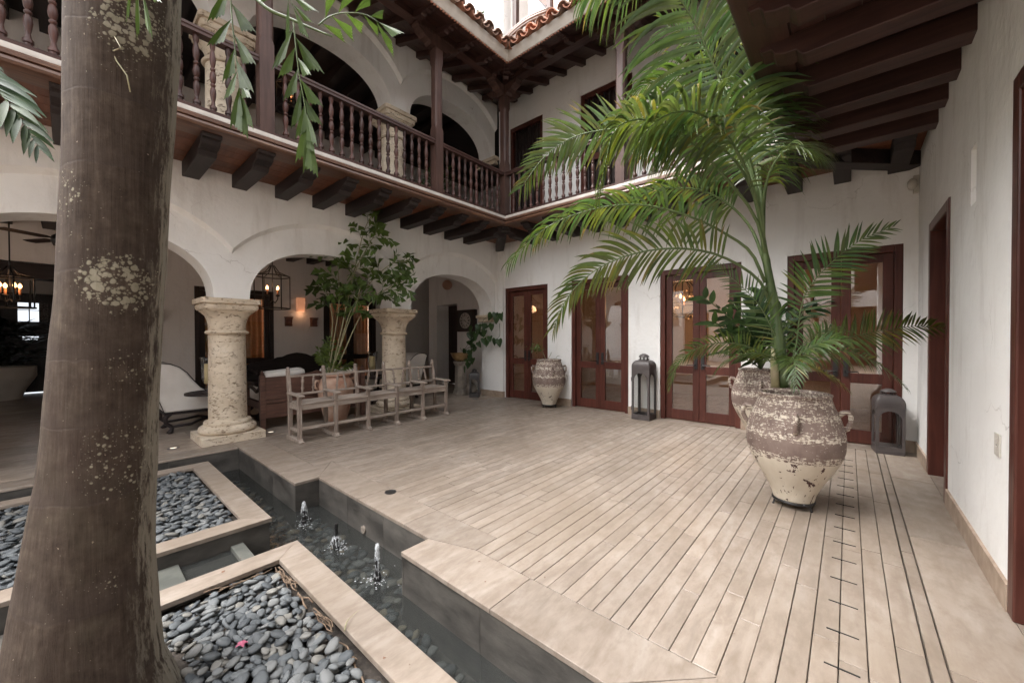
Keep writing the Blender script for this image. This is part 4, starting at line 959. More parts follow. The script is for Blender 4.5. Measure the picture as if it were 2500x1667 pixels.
# panelled doors in the right-hand wall
def panel_door(label, y0, y1, z1, grp, hinge_lo=True):
    t = thing('panelled_door', label, 'door', (W, (y0+y1)/2, 0), grp); wd = M['doorwood']; fw_ = .09
    obj('door_frame', MB().box(W-.012, W+.15, y0, y0+fw_, 0, z1).box(W-.012, W+.15, y1-fw_, y1, 0, z1).box(W-.012, W+.15, y0+fw_, y1-fw_, z1-.09, z1), wd, t, bev=.008)
    a, b, zt = y0+fw_+.003, y1-fw_-.003, z1-.093
    for c, d in ((a, a+.11), (b-.11, b)): obj('stile', MB().box(W+.10, W+.145, c, d, .01, zt), wd, t, bev=.004)
    for c, d in ((.01, .22), (.86, 1.02), (zt-.12, zt)): obj('rail', MB().box(W+.102, W+.143, a+.11, b-.11, c, d), wd, t, bev=.004)
    for c, d in ((.22, .86), (1.02, zt-.12)):
        obj('door_panel', MB().box(W+.12, W+.14, a+.11, b-.11, c, d).box(W+.108, W+.121, a+.15, b-.15, c+.04, d-.04), wd, t, bev=.012)
    hb = MB(); hy = (a+.06) if hinge_lo else (b-.06)
    hb.lathe([(.028, 0), (.028, .008)], 16, (0, 0, 0)); hb.v = [(W+.10-p[2], hy+p[0], .93+p[1]) for p in hb.v]
    hb.tube([(W+.10, hy, .93), (W+.05, hy, .93), (W+.045, hy+.02, .93), (W+.045, hy+.10, .925)], [.01, .01, .01, .008], 8)
    obj('handle', hb, simple('steel_handle', (.4, .38, .36), None, rough=.3, metal=.9) if 'steel_handle' not in bpy.data.materials else bpy.data.materials['steel_handle'], t, True)
panel_door('mahogany panelled door with a steel lever in the right-hand wall', RD[0][0], RD[0][1], 2.45, 'panelled doors in the right-hand wall')
panel_door('mahogany door frame nearest the camera in the right-hand wall', RD[1][0], RD[1][1], 2.58, 'panelled doors in the right-hand wall')
tag(obj('floor_threshold', MB().box(W+.001, W+.2, -1.85, -.85, -.02, .002).box(W+.001, W+.2, -4.62, -3.43, -.02, .002), M['trav']), kind='structure')
# dark glazed doors of the gallery with lit orange curtains
fgx = lambda s, y, z: (-4.5-y, s, z)
gg = 'dark glazed double doors in the gallery'
for lb, (a, b) in (('dark glazed double door with lit orange curtains behind the fishtail plant', (-2.07, -.59)), ('dark glazed double door with lit orange curtains behind the near stone column', (-4.705, -3.225))):
    french_door(lb, a, b, fgx, wood_='doorblack', grp=gg, fw_=.085)
    t = thing('curtain', 'orange curtain glowing behind ' + ('the gallery door near the fishtail plant' if a > -3 else 'the gallery door near the white chaise'), 'curtain', (-4.9, (a+b)/2, 0), 'orange curtains')
    mb = MB(); n = 80; vs = []
    for i in range(n+1):
        s = a+.05+(b-a-.1)*i/n
        if a > -3 and 0.50 < i/n < .60: s += 0
        d = .035*math.sin(i*.95)+.012*math.sin(i*2.3)
        vs += [(-4.90+d, s, .02), (-4.90+d*.8, s, 2.5)]
    obj('cloth', mb.add(vs, [(2*i, 2*i+2, 2*i+3, 2*i+1) for i in range(n)]), M['curtain'], t, True)
    ld = bpy.data.lights.new('curtain_lamp', 'POINT'); ld.energy = 34; ld.color = (1, .6, .3); ld.shadow_soft_size = .1
    lo = bpy.data.objects.new('curtain_lamp', ld); lo.location = (-5.5, (a+b)/2, 1.5); COL.objects.link(lo); lo['kind'] = 'helper'
    ld.energy = 16
tag(obj('bedroom_wall', MB().box(-7, -6.8, -5.0, .9, -.03, 3.4), M['plaster_warm']), 'warm wall of the room behind the orange curtains', 'wall')
# black plank door in the doorway by the clock
t = thing('dark_door', 'near-black door standing in the doorway beside the clock', 'door', (-2.6, .95, 0))
obj('door_leaf', MB().box(-3.08, -2.2, .93, .98, 0, 2.26), M['doorblack'], t)
for c, d in ((.15, .95), (1.1, 2.1)): obj('door_panel', MB().box(-2.98, -2.68, .915, .93, c, d).box(-2.6, -2.3, .915, .93, c, d), M['doorblack'], t, bev=.006)
# far room: black door wall, window, curtain
t = thing('far_door', 'black plank door with light slipping in at the far end of the dark room', 'door', (-9.38, -7.2, 0))
obj('door_leaf', MB().box(-9.398, -9.36, -7.9, -6.3, .02, 2.45), M['doorblack'], t)
for y0, y1, z in ((-7.18, -6.93, 1.37), (-7.18, -6.95, 1.31), (-7.28, -6.6, -.005)): obj('light_slot', MB().box(-9.36, -9.352, y0, y1, z, z+.028), M['daylight'], t)
t = thing('far_window', 'small bright window with a check curtain in the dark room', 'window', (-9.38, -7.05, 1.75))
obj('pane', MB().box(-9.36, -9.35, -7.247, -6.79, 1.76, 2.22), M['daylight'], t)
obj('window_frame', MB().box(-9.35, -9.335, -7.08, -7.06, 1.75, 2.23).box(-9.35, -9.334, -7.26, -6.78, 2.03, 2.045).box(-9.35, -9.333, -7.27, -7.245, 1.74, 2.24), M['doorblack'], t)
obj('curtain', MB().box(-9.33, -9.325, -6.92, -6.77, 1.75, 2.23), simple('check_curtain', (.06, .055, .05), (.3, .28, .27), 30, .9), t)
# hanging chandelier lanterns, sconces
# ================================================================ the weathered bench
def fwd(p): return (Vector(p)-CAM).dot(FX)
YB = [-4.50, -4.035, -3.56, -3.085, -2.60, -2.115]; XF, XBK = .515, .205
bn = thing('bench', 'weathered grey wooden bench of five joined seats with turned back spindles', 'bench', (.36, -3.3, 0))
for i, y in enumerate(YB):
    ha = .024
    obj('leg', MB().box(XF-ha, XF+ha, y-ha, y+ha, .045, .592), M['oldwood_z'], bn, bev=.004)
    pm = MB().bar((XBK, y, .045), (XBK-.01, y, .50), .048, .05, (1, 0, 0)).bar((XBK-.01, y, .498), (XBK-.075, y, .885), .044, .048, (1, 0, 0))
    obj('back_post', pm, M['oldwood_z'], bn, bev=.004)
    obj('finial', MB().lathe([(.02, 0), (.026, .012), (.03, .03), (.024, .045), (.02, .05), (.027, .062), (.02, .08), (.006, .086)], 10, (XBK-.076, y, .868)), M['oldwood_z'], bn, auto=50)
    obj('foot_runner', MB().prism([(.12, 0), (.60, 0), (.605, .02), (.57, .03), (.56, .05), (.12, .05)], lambda a, b, t, y=y: (a, y-.027+t, b), .054), M['oldwood'], bn, bev=.004)
    obj('armrest', MB().prism([(.17, .60), (.56, .592), (.60, .586), (.612, .60), (.60, .617), (.17, .622)], lambda a, b, t, y=y: (a, y-.034+t, b), .068), M['oldwood'], bn, bev=.005)
    obj('side_rail', MB().box(XBK+.02, XF-ha, y-.018, y+.018, .42, .49), M['oldwood'], bn)
    obj('side_rail', MB().box(XBK+.02, XF-ha, y-.014, y+.014, .13, .165), M['oldwood'], bn)
SPB = MB().lathe([(.011, 0), (.017, .008), (.011, .018), (.012, .03), (.021, .06), (.014, .085), (.011, .10), (.018, .108), (.011, .118), (.017, .145), (.02, .165), (.013, .195), (.011, .205), (.018, .215), (.013, .226)], 10).mesh('bench_spindle_shape', M['oldwood_z'], True)
for i in range(5):
    a, b = YB[i]+.024, YB[i+1]-.024
    obj('seat', MB().box(XBK-.02, XF+.03, a-.012, b+.012, .488, .508), M['oldwood'], bn, bev=.004)
    obj('front_rail', MB().box(XF-.012, XF+.02, a, b, .418, .487), M['oldwood'], bn, bev=.004)
    obj('stretcher', MB().box(XF-.015, XF+.015, a, b, .158, .195), M['oldwood'], bn, bev=.006)
    obj('stretcher', MB().box(XBK-.014, XBK+.014, a, b, .10, .135), M['oldwood'], bn, bev=.006)
    obj('top_rail', MB().bar((XBK-.066, a-.02, .826), (XBK-.066, b+.02, .826), .05, .028, (0, 0, 1)), M['oldwood'], bn, bev=.004)
    obj('lower_rail', MB().bar((XBK-.028, a, .585), (XBK-.028, b, .585), .045, .026, (0, 0, 1)), M['oldwood'], bn, bev=.004)
    for q in (.34, .67):
        y = a+(b-a)*q
        if random.random() < .0: continue
        inst('spindle', SPB, bn, (XBK-.03, y, .60), (0, -.165, random.random()*6))

# ================================================================ jars
JP = [(.165, 0), (.172, .02), (.185, .06), (.215, .12), (.262, .19), (.312, .26), (.352, .325), (.382, .385), (.398, .44), (.403, .50), (.398, .56), (.384, .62), (.362, .68), (.336, .735), (.312, .785), (.298, .82), (.293, .838), (.297, .85), (.304, .858), (.302, .868), (.285, .872), (.272, .868), (.265, .84), (.268, .80), (.27, .775)]
def make_jar(loc, label, sx, sz, rz):
    t = thing('jar', label, 'jar', loc, 'big painted jars'); z0 = .055
    jm = MB().lathe(JP, 72).mesh('jar_body_shape', M['jar'], True) if 'jar_body_shape' not in bpy.data.meshes else bpy.data.meshes['jar_body_shape']
    def put(nm, me, loc=(0, 0, 0), rot=(0, 0, 0), sc=(1, 1, 1)):
        o = bpy.data.objects.new(nm, me); o.location = loc; o.rotation_euler = rot; o.scale = sc; COL.objects.link(o); o.parent = t; return o
    put('body', jm, (0, 0, z0), (0, 0, rz), (sx, sx, sz))
    if 'jar_handle_shape' not in bpy.data.meshes:
        h = MB().tube([(.33, 0, .70), (.375, 0, .735), (.41, 0, .74), (.43, 0, .71), (.428, 0, .66), (.405, 0, .615), (.375, 0, .60)], [.026, .022, .02, .02, .02, .022, .028], 10)
        h.mesh('jar_handle_shape', M['jar'], True); MB().lathe([(.001, .774), (.27, .775), (.27, .779), (.001, .79)], 32).mesh('jar_soil_shape', M['soil'])
        r = MB(); r.tube([(.172*math.cos(a), .172*math.sin(a), 0) for a in [2*PI*i/32 for i in range(33)]], .011, 8)
        for k in range(3):
            a = 2*PI*k/3+.5; r.tube([(.165*math.cos(a), .165*math.sin(a), .0), (.17*math.cos(a), .17*math.sin(a), -.03), (.178*math.cos(a), .178*math.sin(a), -.046), (.188*math.cos(a), .188*math.sin(a), -.047)], .009, 8)
        r.mesh('jar_stand_shape', M['blackiron'], True)
    for k in range(4): put('handle', bpy.data.meshes['jar_handle_shape'], (0, 0, z0), (0, 0, rz+PI/2*k), (sx, sx, sz))
    put('soil', bpy.data.meshes['jar_soil_shape'], (0, 0, z0), (0, 0, 0), (sx, sx, sz))
    put('iron_stand', bpy.data.meshes['jar_stand_shape'], (0, 0, z0-.004), (0, 0, rz+.4), (sx*.98, sx*.98, 1))
    return t
J1 = Vector((5.49, -2.62, 0)); J2 = Vector((4.93, -.47, 0)); J3 = Vector((1.47, -.36, 0))
def jar(loc, *a): return make_jar(loc, *a)
jar(J1, 'largest painted jar in front, holding the tall palm', .81, .975, math.radians(-83))
jar(J2, 'painted jar half hidden behind the big palm jar, with dark broad leaves', .78, 1.0, .2)
jar(J3, 'small painted jar by the corner door with a sprig of green', .79, 1.0, -.7)

# ================================================================ lanterns
def arch_panel(mb, w_, z0, z1, hw, hz0, hz1, th, f):
    """flat panel w_ wide from z0 to z1 with an arched hole half width hw, sill hz0, crown hz1"""
    n = 12; zs = hz1-hw*1.0
    inn = [(-hw, hz0)] + [(-hw*math.cos(PI*i/n), zs+hw*math.sin(PI*i/n)) for i in range(n+1)] + [(hw, hz0)]
    out = [(-w_/2, z0)]
    for x, z in inn[1:-1]:
        a = math.atan2(z-zs, x)
        out.append((-w_/2 if x <= -hw*.70 else (w_/2 if x >= hw*.70 else x*w_/2/(hw*.71)), z1 if abs(x) < hw*.72 else zs+(z1-zs)*min(1, (z-zs)/(hw*.71))))
    out.append((w_/2, z0)); m = len(inn)
    vs = [f(a, 0, b) for a, b in inn] + [f(a, 0, b) for a, b in out] + [f(a, th, b) for a, b in inn] + [f(a, th, b) for a, b in out]
    fs = []
    for i in range(m):
        j = (i+1) % m
        fs += [(i, j, m+j, m+i), (2*m+i, 3*m+i, 3*m+j, 2*m+j), (i, 2*m+i, 2*m+j, j), (m+i, m+j, 3*m+j, 3*m+i)]
    mb.add(vs, fs)
def lantern(loc, label, w_, h, rz, mat, sh=.72):
    t = thing('lantern', label, 'lantern', loc, 'standing metal lanterns'); t.rotation_euler = (0, 0, rz)
    def put(nm, mb, m, **kw):
        o = obj(nm, mb, m, None, **kw); o.parent = t; return o
    hs = h*sh; a = w_/2
    put('base', MB().box(-a, a, -a, a, .0, .045), mat, bev=.004)
    for k in range(4):
        R = Matrix.Rotation(PI/2*k, 3, 'Z'); mb = MB()
        arch_panel(mb, w_-.008, .045, hs, a*.76, .085, hs-.045*h-.01, .016, lambda s, d, z: R @ Vector((s, -a+.001+d, z)))
        put('frame', mb, mat)
        put('glass_pane', MB().add([R @ Vector((s, -a+.012, z)) for s, z in ((-a*.8, .06), (a*.8, .06), (a*.8, hs-.03), (-a*.8, hs-.03))], [(0, 1, 2, 3)]), M['lanternglass'])
    R1 = h*.80-hs; prof = []
    for i in range(9):
        q = i/8; prof.append((a*(1.015*(1-q)+.42*q) if i == 0 else a*(.40+.62*math.cos(q*PI/2)**.8), hs + (h*.90-hs)*math.sin(q*PI/2), 30))
    prof = [(a*1.02, hs-.002, 30), (a*1.02, hs+.05*h, 30)] + [(a*(.46+.56*math.cos(q*PI/2/8)), hs+.05*h+(h*.90-hs-.05*h)*math.sin(q*PI/2/8), 30) for q in range(1, 9)]
    put('roof', MB().lathe(prof, 64), mat, auto=40)
    zc = h*.90; v = MB().lathe([(a*.50, zc-.004), (a*.50, zc+.006)], 20)
    for k in range(6):
        an = PI/3*k; v.box(a*.42*math.cos(an)-.006, a*.42*math.cos(an)+.006, a*.42*math.sin(an)-.006, a*.42*math.sin(an)+.006, zc+.006, zc+.045*h)
    v.lathe([(a*.56, zc+.045*h), (a*.56, zc+.045*h+.006), (a*.45, zc+.075*h), (a*.2, zc+.096*h), (.001, zc+.10*h)], 24)
    put('vent_cap', v, mat, auto=40)
    put('ring_handle', MB().tube([(a*.56*math.cos(x), a*.56*math.sin(x)*.9, zc+.012+.012*math.sin(x)) for x in [2*PI*i/24 for i in range(25)]], .005, 6), mat, smooth=True)
    put('hinge', MB().box(-a-.006, -a+.004, -a+.0, -a+.012, h*.14, h*.2).box(-a-.006, -a+.004, -a, -a+.012, h*.58, h*.64), mat)
    return t
lantern((3.275, -.20, 0), 'tall grey metal lantern standing between two glazed doors', .30, 1.075, 0, M['lantern'], .76)
lantern((6.17, -.17, 0), 'squat grey metal lantern in the corner by the panelled door', .25, .745, .12, M['lantern'], .72)
lantern((-.57, -.40, 0), 'small black lantern on the floor below the trailing vine', .215, .635, PI/4-.1, M['lantern_dark'], .70)

# ================================================================ gallery furniture
# dark day bed with white cushions
s = thing('settee', 'dark wooden settee with white cushions, seen from behind between the columns', 'settee', (-.95, -3.85, 0)); wd = M['settee']
y0, y1, xf, xb_ = -4.63, -3.03, -.60, -1.30
for y in (y0+.035, y1-.035):
    obj('post', MB().box(xf-.035, xf+.035, y-.035, y+.035, 0, .80), wd, s, bev=.004)
    obj('finial', MB().lathe([(.03, 0), (.034, .015), (.02, .02), (.03, .035), (.012, .055), (.004, .075)], 14, (xf, y, .80)), wd, s, auto=50)
    obj('leg', MB().box(xb_-.03, xb_+.03, y-.03, y+.03, 0, .42), wd, s, bev=.004)
    arm = [(xf-.02, y, .74), (xf-.12, y, .60), (xf-.26, y, .54), (xf-.42, y, .58), (xf-.60, y, .60), (xf-.69, y, .57), (xf-.70, y, .53)]
    obj('arm', MB().tube(arm, [.03, .026, .024, .024, .026, .03, .022], 8), M['blackwood_x'], s, True)
    obj('arm_post', MB().box(xb_-.022, xb_+.022, y-.022, y+.022, .42, .56), wd, s)
top = [(y0+.07, .77), (y0+.4, .775), (y0+.7, .80), ((y0+y1)/2, .83), (y1-.7, .80), (y1-.4, .775), (y1-.07, .77), (y1-.07, .40), (y0+.07, .40)]
obj('back_panel', MB().prism(top, lambda a, b, t: (xf-.012+t, a, b), .024), wd, s, bev=.004)
obj('back_rail', MB().box(xf-.028, xf+.028, y0+.07, y1-.07, .445, .49).box(xf-.03, xf+.03, y0+.07, y1-.07, .385, .43), wd, s, bev=.005)
obj('apron', MB().box(xf-.02, xf+.02, y0+.07, y1-.07, .17, .375), wd, s, bev=.004)
obj('seat_frame', MB().box(xb_, xf-.03, y0+.02, y1-.02, .30, .40), wd, s)
def cushion(nm, par, c, dx, dy, dz, rot=(0, 0, 0), mat=None):
    mb = MB().box(-dx/2, dx/2, -dy/2, dy/2, -dz/2, dz/2); o = obj(nm, mb, mat or M['white_fabric'], None)
    o.location = Vector(c)-Vector(par.location); o.rotation_euler = rot; o.parent = par
    m = o.modifiers.new('sub', 'SUBSURF'); m.levels = m.render_levels = 3; m.subdivision_type = 'CATMULL_CLARK'
    cr = o.data.attributes.new('crease_edge', 'FLOAT', 'EDGE'); cr.data.foreach_set('value', [.55]*len(o.data.edges)); o.data.shade_smooth(); return o
cushion('seat_cushion', s, (-.98, (y0+y1)/2, .48), .7, 1.5, .17)
cushion('pillow', s, (-.74, y0+.36, .65), .16, .58, .42, (.06, .22, .1)); cushion('pillow', s, (-.74, y1-.42, .63), .16, .55, .40, (-.05, .22, -.1))
# white chaise with black scrolled legs
def chaise(loc, rz, label):
    t = thing('chaise', label, 'chaise', loc, 'white chaises'); L = 1.35
    prof = [(-.10, .94), (-.04, .985), (.06, 1.0), (.17, .985), (.27, .93), (.35, .85), (.42, .74), (.50, .63), (.60, .555), (.72, .525), (L, .52), (L, .30), (.10, .30)]
    def put(nm, mb, m, **kw):
        o = obj(nm, mb, m, None, **kw); o.parent = t; return o
    put('upholstery', MB().prism(prof, lambda a, b, q: (-.31+q, a, b), .62), M['white_fabric'], bev=.03, seg=3, auto=35)
    for xx in (-.312, .312): put('piping', MB().tube([(xx*.98, a, b) for a, b in prof + prof[:1]], .007, 6), M['blackiron'], smooth=True)
    put('frame', MB().box(-.3, .3, .10, L-.01, .265, .298), M['blackwood_y'])
    for sx in (-1, 1):
        for yy in (.17, L-.1):
            d = -1 if yy < .5 else 1
            put('leg', MB().tube([(sx*.26, yy, .28), (sx*.27, yy+d*.06, .23), (sx*.265, yy+d*.05, .15), (sx*.255, yy-d*.02, .08), (sx*.26, yy-d*.0, .03), (sx*.265, yy+d*.03, .0)], [.03, .034, .026, .026, .034, .03], 8), M['blackwood_y'], smooth=True)
        put('stretcher', MB().tube([(sx*.255, .17, .09), (sx*.255, .40, .10), (sx*.15, .55, .14), (sx*.0, .68, .11), (sx*.15, .82, .14), (sx*.255, 1.0, .10), (sx*.255, L-.1, .09)], .02, 8), M['blackwood_y'], smooth=True)
    return t
chaise((-1.66, -5.67, 0), 0, 'white upholstered chaise with black scrolled legs beside the near column')
c2 = chaise((-1.75, -1.15, 0), PI, 'white upholstered chaise partly hidden behind the far column'); c2.rotation_euler = (0, 0, PI)
# round pedestal tables with glass hurricane lamps
def tray_table(loc, label):
    t = thing('side_table', label, 'table', loc, 'small black round tables')
    obj('table_top', MB().lathe([(.30, .555), (.33, .56), (.33, .585), (.31, .588), (.305, .578), (.001, .578)], 40, loc), M['blackwood_y'], t, auto=40)
    obj('stem', MB().lathe([(.02, .05), (.03, .12), (.02, .2), (.028, .3), (.018, .42), (.03, .5), (.05, .555)], 14, loc), M['blackwood_y'], t, True)
    ft = MB()
    for k in range(3):
        a = 2*PI*k/3+.3; ft.tube([(loc[0], loc[1], .12), (loc[0]+.1*math.cos(a), loc[1]+.1*math.sin(a), .10), (loc[0]+.2*math.cos(a), loc[1]+.2*math.sin(a), .02)], [.022, .018, .016], 8)
    obj('foot', ft, M['blackwood_y'], t, True)
    return t
def hurricane(loc, label, h=.44, r=.105):
    t = thing('hurricane_lamp', label, 'candle holder', loc, 'glass hurricane candle holders')
    obj('foot', MB().lathe([(.075, 0), (.075, .012), (.03, .03), (.022, .06), (.04, .075), (.02, .09), (.03, .12)], 20, loc), M['iron'], t, auto=45)
    obj('glass_shade', MB().lathe([(.03, .12), (.06, .135), (.085, .19), (.09, .27), (.096, h), (.112, h+.06), (.108, h+.06), (.092, h), (.086, .27), (.08, .19)], 28, loc, cap=False), M['lanternglass'], t, True)
    obj('candle', MB().lathe([(.055, .125), (.055, h-.04), (.045, h-.035), (.001, h-.045)], 24, loc), simple('wax', (.62, .5, .27), None, rough=.5) if 'wax' not in bpy.data.materials else bpy.data.materials['wax'], t, auto=45)
    return t
tb = (-1.0, -5.08, 0); tray_table(tb, 'small black round table tucked behind the near stone column'); hurricane((tb[0]-.03, tb[1]-.05, .58), 'glass hurricane lamp with a fat candle beside the near column')
tb = (-1.2, -2.42, 0); tray_table(tb, 'small black round table behind the far stone column'); hurricane((tb[0], tb[1]-.12, .58), 'glass hurricane lamp with a fat candle behind the far column')
# carved dark settee against the gallery wall
s = thing('carved_settee', 'black carved settee silhouetted against the gallery wall', 'settee', (-3.6, -3.0, 0))
cr = [(y_, .45+(z_-.45)*.78) for y_, z_ in [(-4.0, .45), (-4.0, .86), (-3.9, .92), (-3.72, .95), (-3.5, 1.0), (-3.4, 1.05), (-3.3, 1.06), (-3.2, 1.12), (-3.1, 1.15), (-3.0, 1.17), (-2.9, 1.15), (-2.8, 1.12), (-2.7, 1.06), (-2.6, 1.05), (-2.5, 1.0), (-2.28, .95), (-2.1, .92), (-2.0, .86), (-2.0, .45)]]
obj('back', MB().prism(cr, lambda a, b, t: (-3.75+t, a, b), .05), M['blackwood_y'], s, bev=.01)
obj('seat', MB().box(-3.75, -3.15, -4.0, -2.0, .38, .46), M['blackwood_y'], s)
for y in (-3.95, -2.05):
    for x_ in (-3.72, -3.2): obj('leg', MB().box(x_-.03, x_+.03, y-.03, y+.03, 0, .38), M['blackwood_y'], s)
    obj('arm', MB().tube([(-3.7, y, .7), (-3.4, y, .66), (-3.2, y, .68), (-3.12, y, .62)], .03, 8), M['blackwood_y'], s, True)
# carved brackets, sconce, clock, ball lamp
def bracket_carving(y, z, label):
    t = thing('carved_bracket', label, 'wall carving', (-4.5, y, z), 'carved wooden wall brackets')
    obj('carving', MB().prism([(0, 0), (.12, 0), (.12, .04), (.09, .06), (.11, .1), (.10, .14), (.13, .16), (.13, .20), (0, .20)], lambda a, b, q: (-4.5+a, y-.07+q, z+b), .14).box(-4.5, -4.36, y-.085, y+.085, z+.2, z+.225), simple('carving_wood', (.10, .04, .028), (.17, .075, .055), 12, .6) if 'carving_wood' not in bpy.data.materials else bpy.data.materials['carving_wood'], t, bev=.008)
bracket_carving(-2.925, 1.63, 'small carved wooden bracket under the lit wall sconce'); bracket_carving(-2.335, 1.63, 'small carved wooden bracket nearest the fishtail plant')
p = at(388, 772, 0, -4.5); bracket_carving(p.y-.02, p.z-.1, 'small carved wooden bracket beside the palm trunk edge')
t = thing('sconce', 'small lit plaster wall sconce between the gallery doors', 'wall lamp', (-4.5, -2.643, 2.0))
def sconcemat():
    m, tt, b, o = newmat('sconce_plaster'); b.inputs['Base Color'].default_value = (.6, .42, .32, 1)
    b.inputs['Emission Color'].default_value = (1, .40, .20, 1); b.inputs['Emission Strength'].default_value = .06; return m
obj('shade', MB().prism([(0, 0), (.09, .0), (.12, .335), (0, .335)], lambda a, b, q: (-4.5+a, -2.73+q, 2.0+b), .174), sconcemat(), t, bev=.006)
ld = bpy.data.lights.new('sconce_lamp', 'POINT'); ld.energy = .12; ld.color = (1, .5, .25); ld.shadow_soft_size = .03
lo = bpy.data.objects.new('sconce_lamp', ld); lo.location = (-4.38, -2.643, 1.94); COL.objects.link(lo)
t = thing('clock', 'square black wall clock with a pale round face above the vine', 'clock', (-1.76, .5, 1.79))
obj('case', MB().box(-2.10, -1.415, .40, .499, 1.50, 2.07), M['doorblack'], t, bev=.012)
obj('inner_frame', MB().box(-2.04, -1.475, .392, .401, 1.555, 2.015), M['blackiron'], t, bev=.006)
fc = MB().lathe([(.205, 0), (.205, .01)], 40); fc.v = [(-1.757+p[0], .392-p[2], 1.785+p[1]) for p in fc.v]
obj('dial', fc, simple('clock_dial', (.36, .32, .28), (.45, .41, .36), 6, .6), t)
nm = MB(); cnt = [3, 1, 2, 3, 3, 2, 2, 3, 4, 3, 2, 2]
for k in range(12):
    an = -2*PI*k/12
    for j in range(cnt[k]):
        aa = an+(j-(cnt[k]-1)/2)*.11; r1, r2 = .115, .185; d = Vector((math.sin(-aa), 0, math.cos(aa))); e = Vector((d.z, 0, -d.x))*.0055; c0 = Vector((-1.757, .3805, 1.785))
        nm.add([c0+d*r1-e, c0+d*r1+e, c0+d*r2+e, c0+d*r2-e], [(0, 1, 2, 3)])
obj('numeral', nm, M['blackiron'], t)
hn = MB()
for an, l_, w_ in ((math.radians(278), .15, .007), (math.radians(130), .10, .01)):
    d = Vector((math.sin(an), 0, math.cos(an))); e = Vector((d.z, 0, -d.x))*w_; c0 = Vector((-1.757, .3795, 1.785)); hn.add([c0-d*.03-e, c0-d*.03+e, c0+d*l_+e*.3, c0+d*l_-e*.3], [(0, 1, 2, 3)])
obj('clock_hand', hn, M['blackiron'], t)
tag(obj('ball_lamp', MB().sphere((-2.49, .40, 2.785), .135, 28, 18), simple('ball_clay', (.40, .22, .15), (.46, .26, .19), 4, .6), None, True), 'round terracotta ball lamp high on the clock wall', 'wall lamp')
# pedestal with brass bowl
PX, PY = -1.10, -.36
t = thing('pedestal', 'carved grey stone pedestal under a brass bowl by the doorway', 'pedestal', (PX, PY, 0))
obj('plinth', MB().lathe([(.19, 0), (.19, .05), (.175, .07), (.165, .12), (.15, .14)], 8, (PX, PY, 0)), M['stonegrey'], t, bev=.006)
obj('shaft', MB().lathe([(.142, .135), (.125, .6), (.12, .69)], 8, (PX, PY, 0)), M['stonegrey'], t, bev=.006)
obj('cap', MB().lathe([(.12, .685), (.14, .70), (.155, .74), (.17, .75), (.17, .785)], 8, (PX, PY, 0)), M['stonegrey'], t, bev=.006)
tag(obj('brass_bowl', MB().lathe([(.09, .787), (.11, .80), (.17, .85), (.20, .91), (.225, .975), (.235, .98), (.215, .978), (.19, .93), (.001, .92)], 32, (PX, PY, 0)), M['brass'], None, True), 'hammered brass bowl on the stone pedestal', 'bowl')
tag(obj('round_stone', MB().sphere((-.80, -.30, .15), .15, 20, 12, 0, (1, .8, 1)), M['stonegrey'], None, True), 'rounded grey stone on the floor between pedestal and small lantern', 'stone')

# hanging cage lanterns with candle bulbs
def cage(loc, label, r, h, chain, light=6, grp='hanging iron cage lanterns'):
    t = thing('cage_lantern', label, 'chandelier', loc, grp); L = Vector(loc); m = M['blackiron']
    ring = lambda z, rr: [L+Vector((rr*math.cos(a), rr*math.sin(a), z)) for a in [2*PI*i/28 for i in range(29)]]
    fr = MB().tube(ring(0, r), .012, 6).tube(ring(h*.82, r), .012, 6)
    for k in range(6):
        a = PI/3*k+.2; c_, s_ = math.cos(a), math.sin(a); fr.tube([L+Vector((r*c_, r*s_, -.01)), L+Vector((r*c_, r*s_, h*.84)), L+Vector((r*.75*c_, r*.75*s_, h*.87)), L+Vector((r*.4*c_, r*.4*s_, h*.93)), L+Vector((r*.22*c_, r*.22*s_, h*1.03)), L+Vector((r*.12*c_, r*.12*s_, h*1.1))], .009, 6)
    obj('frame', fr, m, t, True)
    obj('rod', MB().tube([L+Vector((0, 0, h*.1)), L+Vector((0, 0, h*1.1)), L+Vector((0, 0, h*1.1+chain))], .008, 6), m, t, True)
    for k in range(4):
        a = PI/2*k+.5; q = L+Vector((r*.42*math.cos(a), r*.42*math.sin(a), h*.33))
        obj('arm', MB().tube([L+Vector((0, 0, h*.22)), L+Vector((r*.2*math.cos(a), r*.2*math.sin(a), h*.14)), q+Vector((0, 0, -.06)), q], .007, 6).lathe([(.012, -.01), (.035, 0), (.036, .008)], 12, tuple(q)), m, t, True)
        obj('candle', MB().lathe([(.014, .008), (.014, .105)], 10, tuple(q)), M['candle'], t, True)
        obj('bulb', MB().lathe([(.008, .105), (.02, .125), (.022, .142), (.012, .165), (.002, .18)], 12, tuple(q)), M['bulb'], t, True)
    if light:
        ld = bpy.data.lights.new('candle_glow', 'POINT'); ld.energy = light; ld.color = (1, .55, .28); ld.shadow_soft_size = .12
        lo = bpy.data.objects.new('candle_glow', ld); lo.location = L+Vector((0, 0, h*.55)); COL.objects.link(lo)
    return t
p = at(665.6, 753, 0, -2.4); k = fwd(p)/942; cage(p, 'iron cage lantern with four lit candle bulbs in the middle arch', 37*k, 95*k, 3.4-p.z-95*k*1.1, .7)
p = at(25, 750, 0, -3.3); k = fwd(p)/942; cage(p, 'iron cage lantern with lit candle bulbs left of the palm trunk', 40*k, 90*k, 3.4-p.z-90*k*1.1, .6)
p = at(704, 258, 0, -2.5); cage((p.x, p.y, p.z-.1), 'iron cage lantern glowing upstairs behind the balusters', .2, .6, 6.7-p.z-.56, .4)
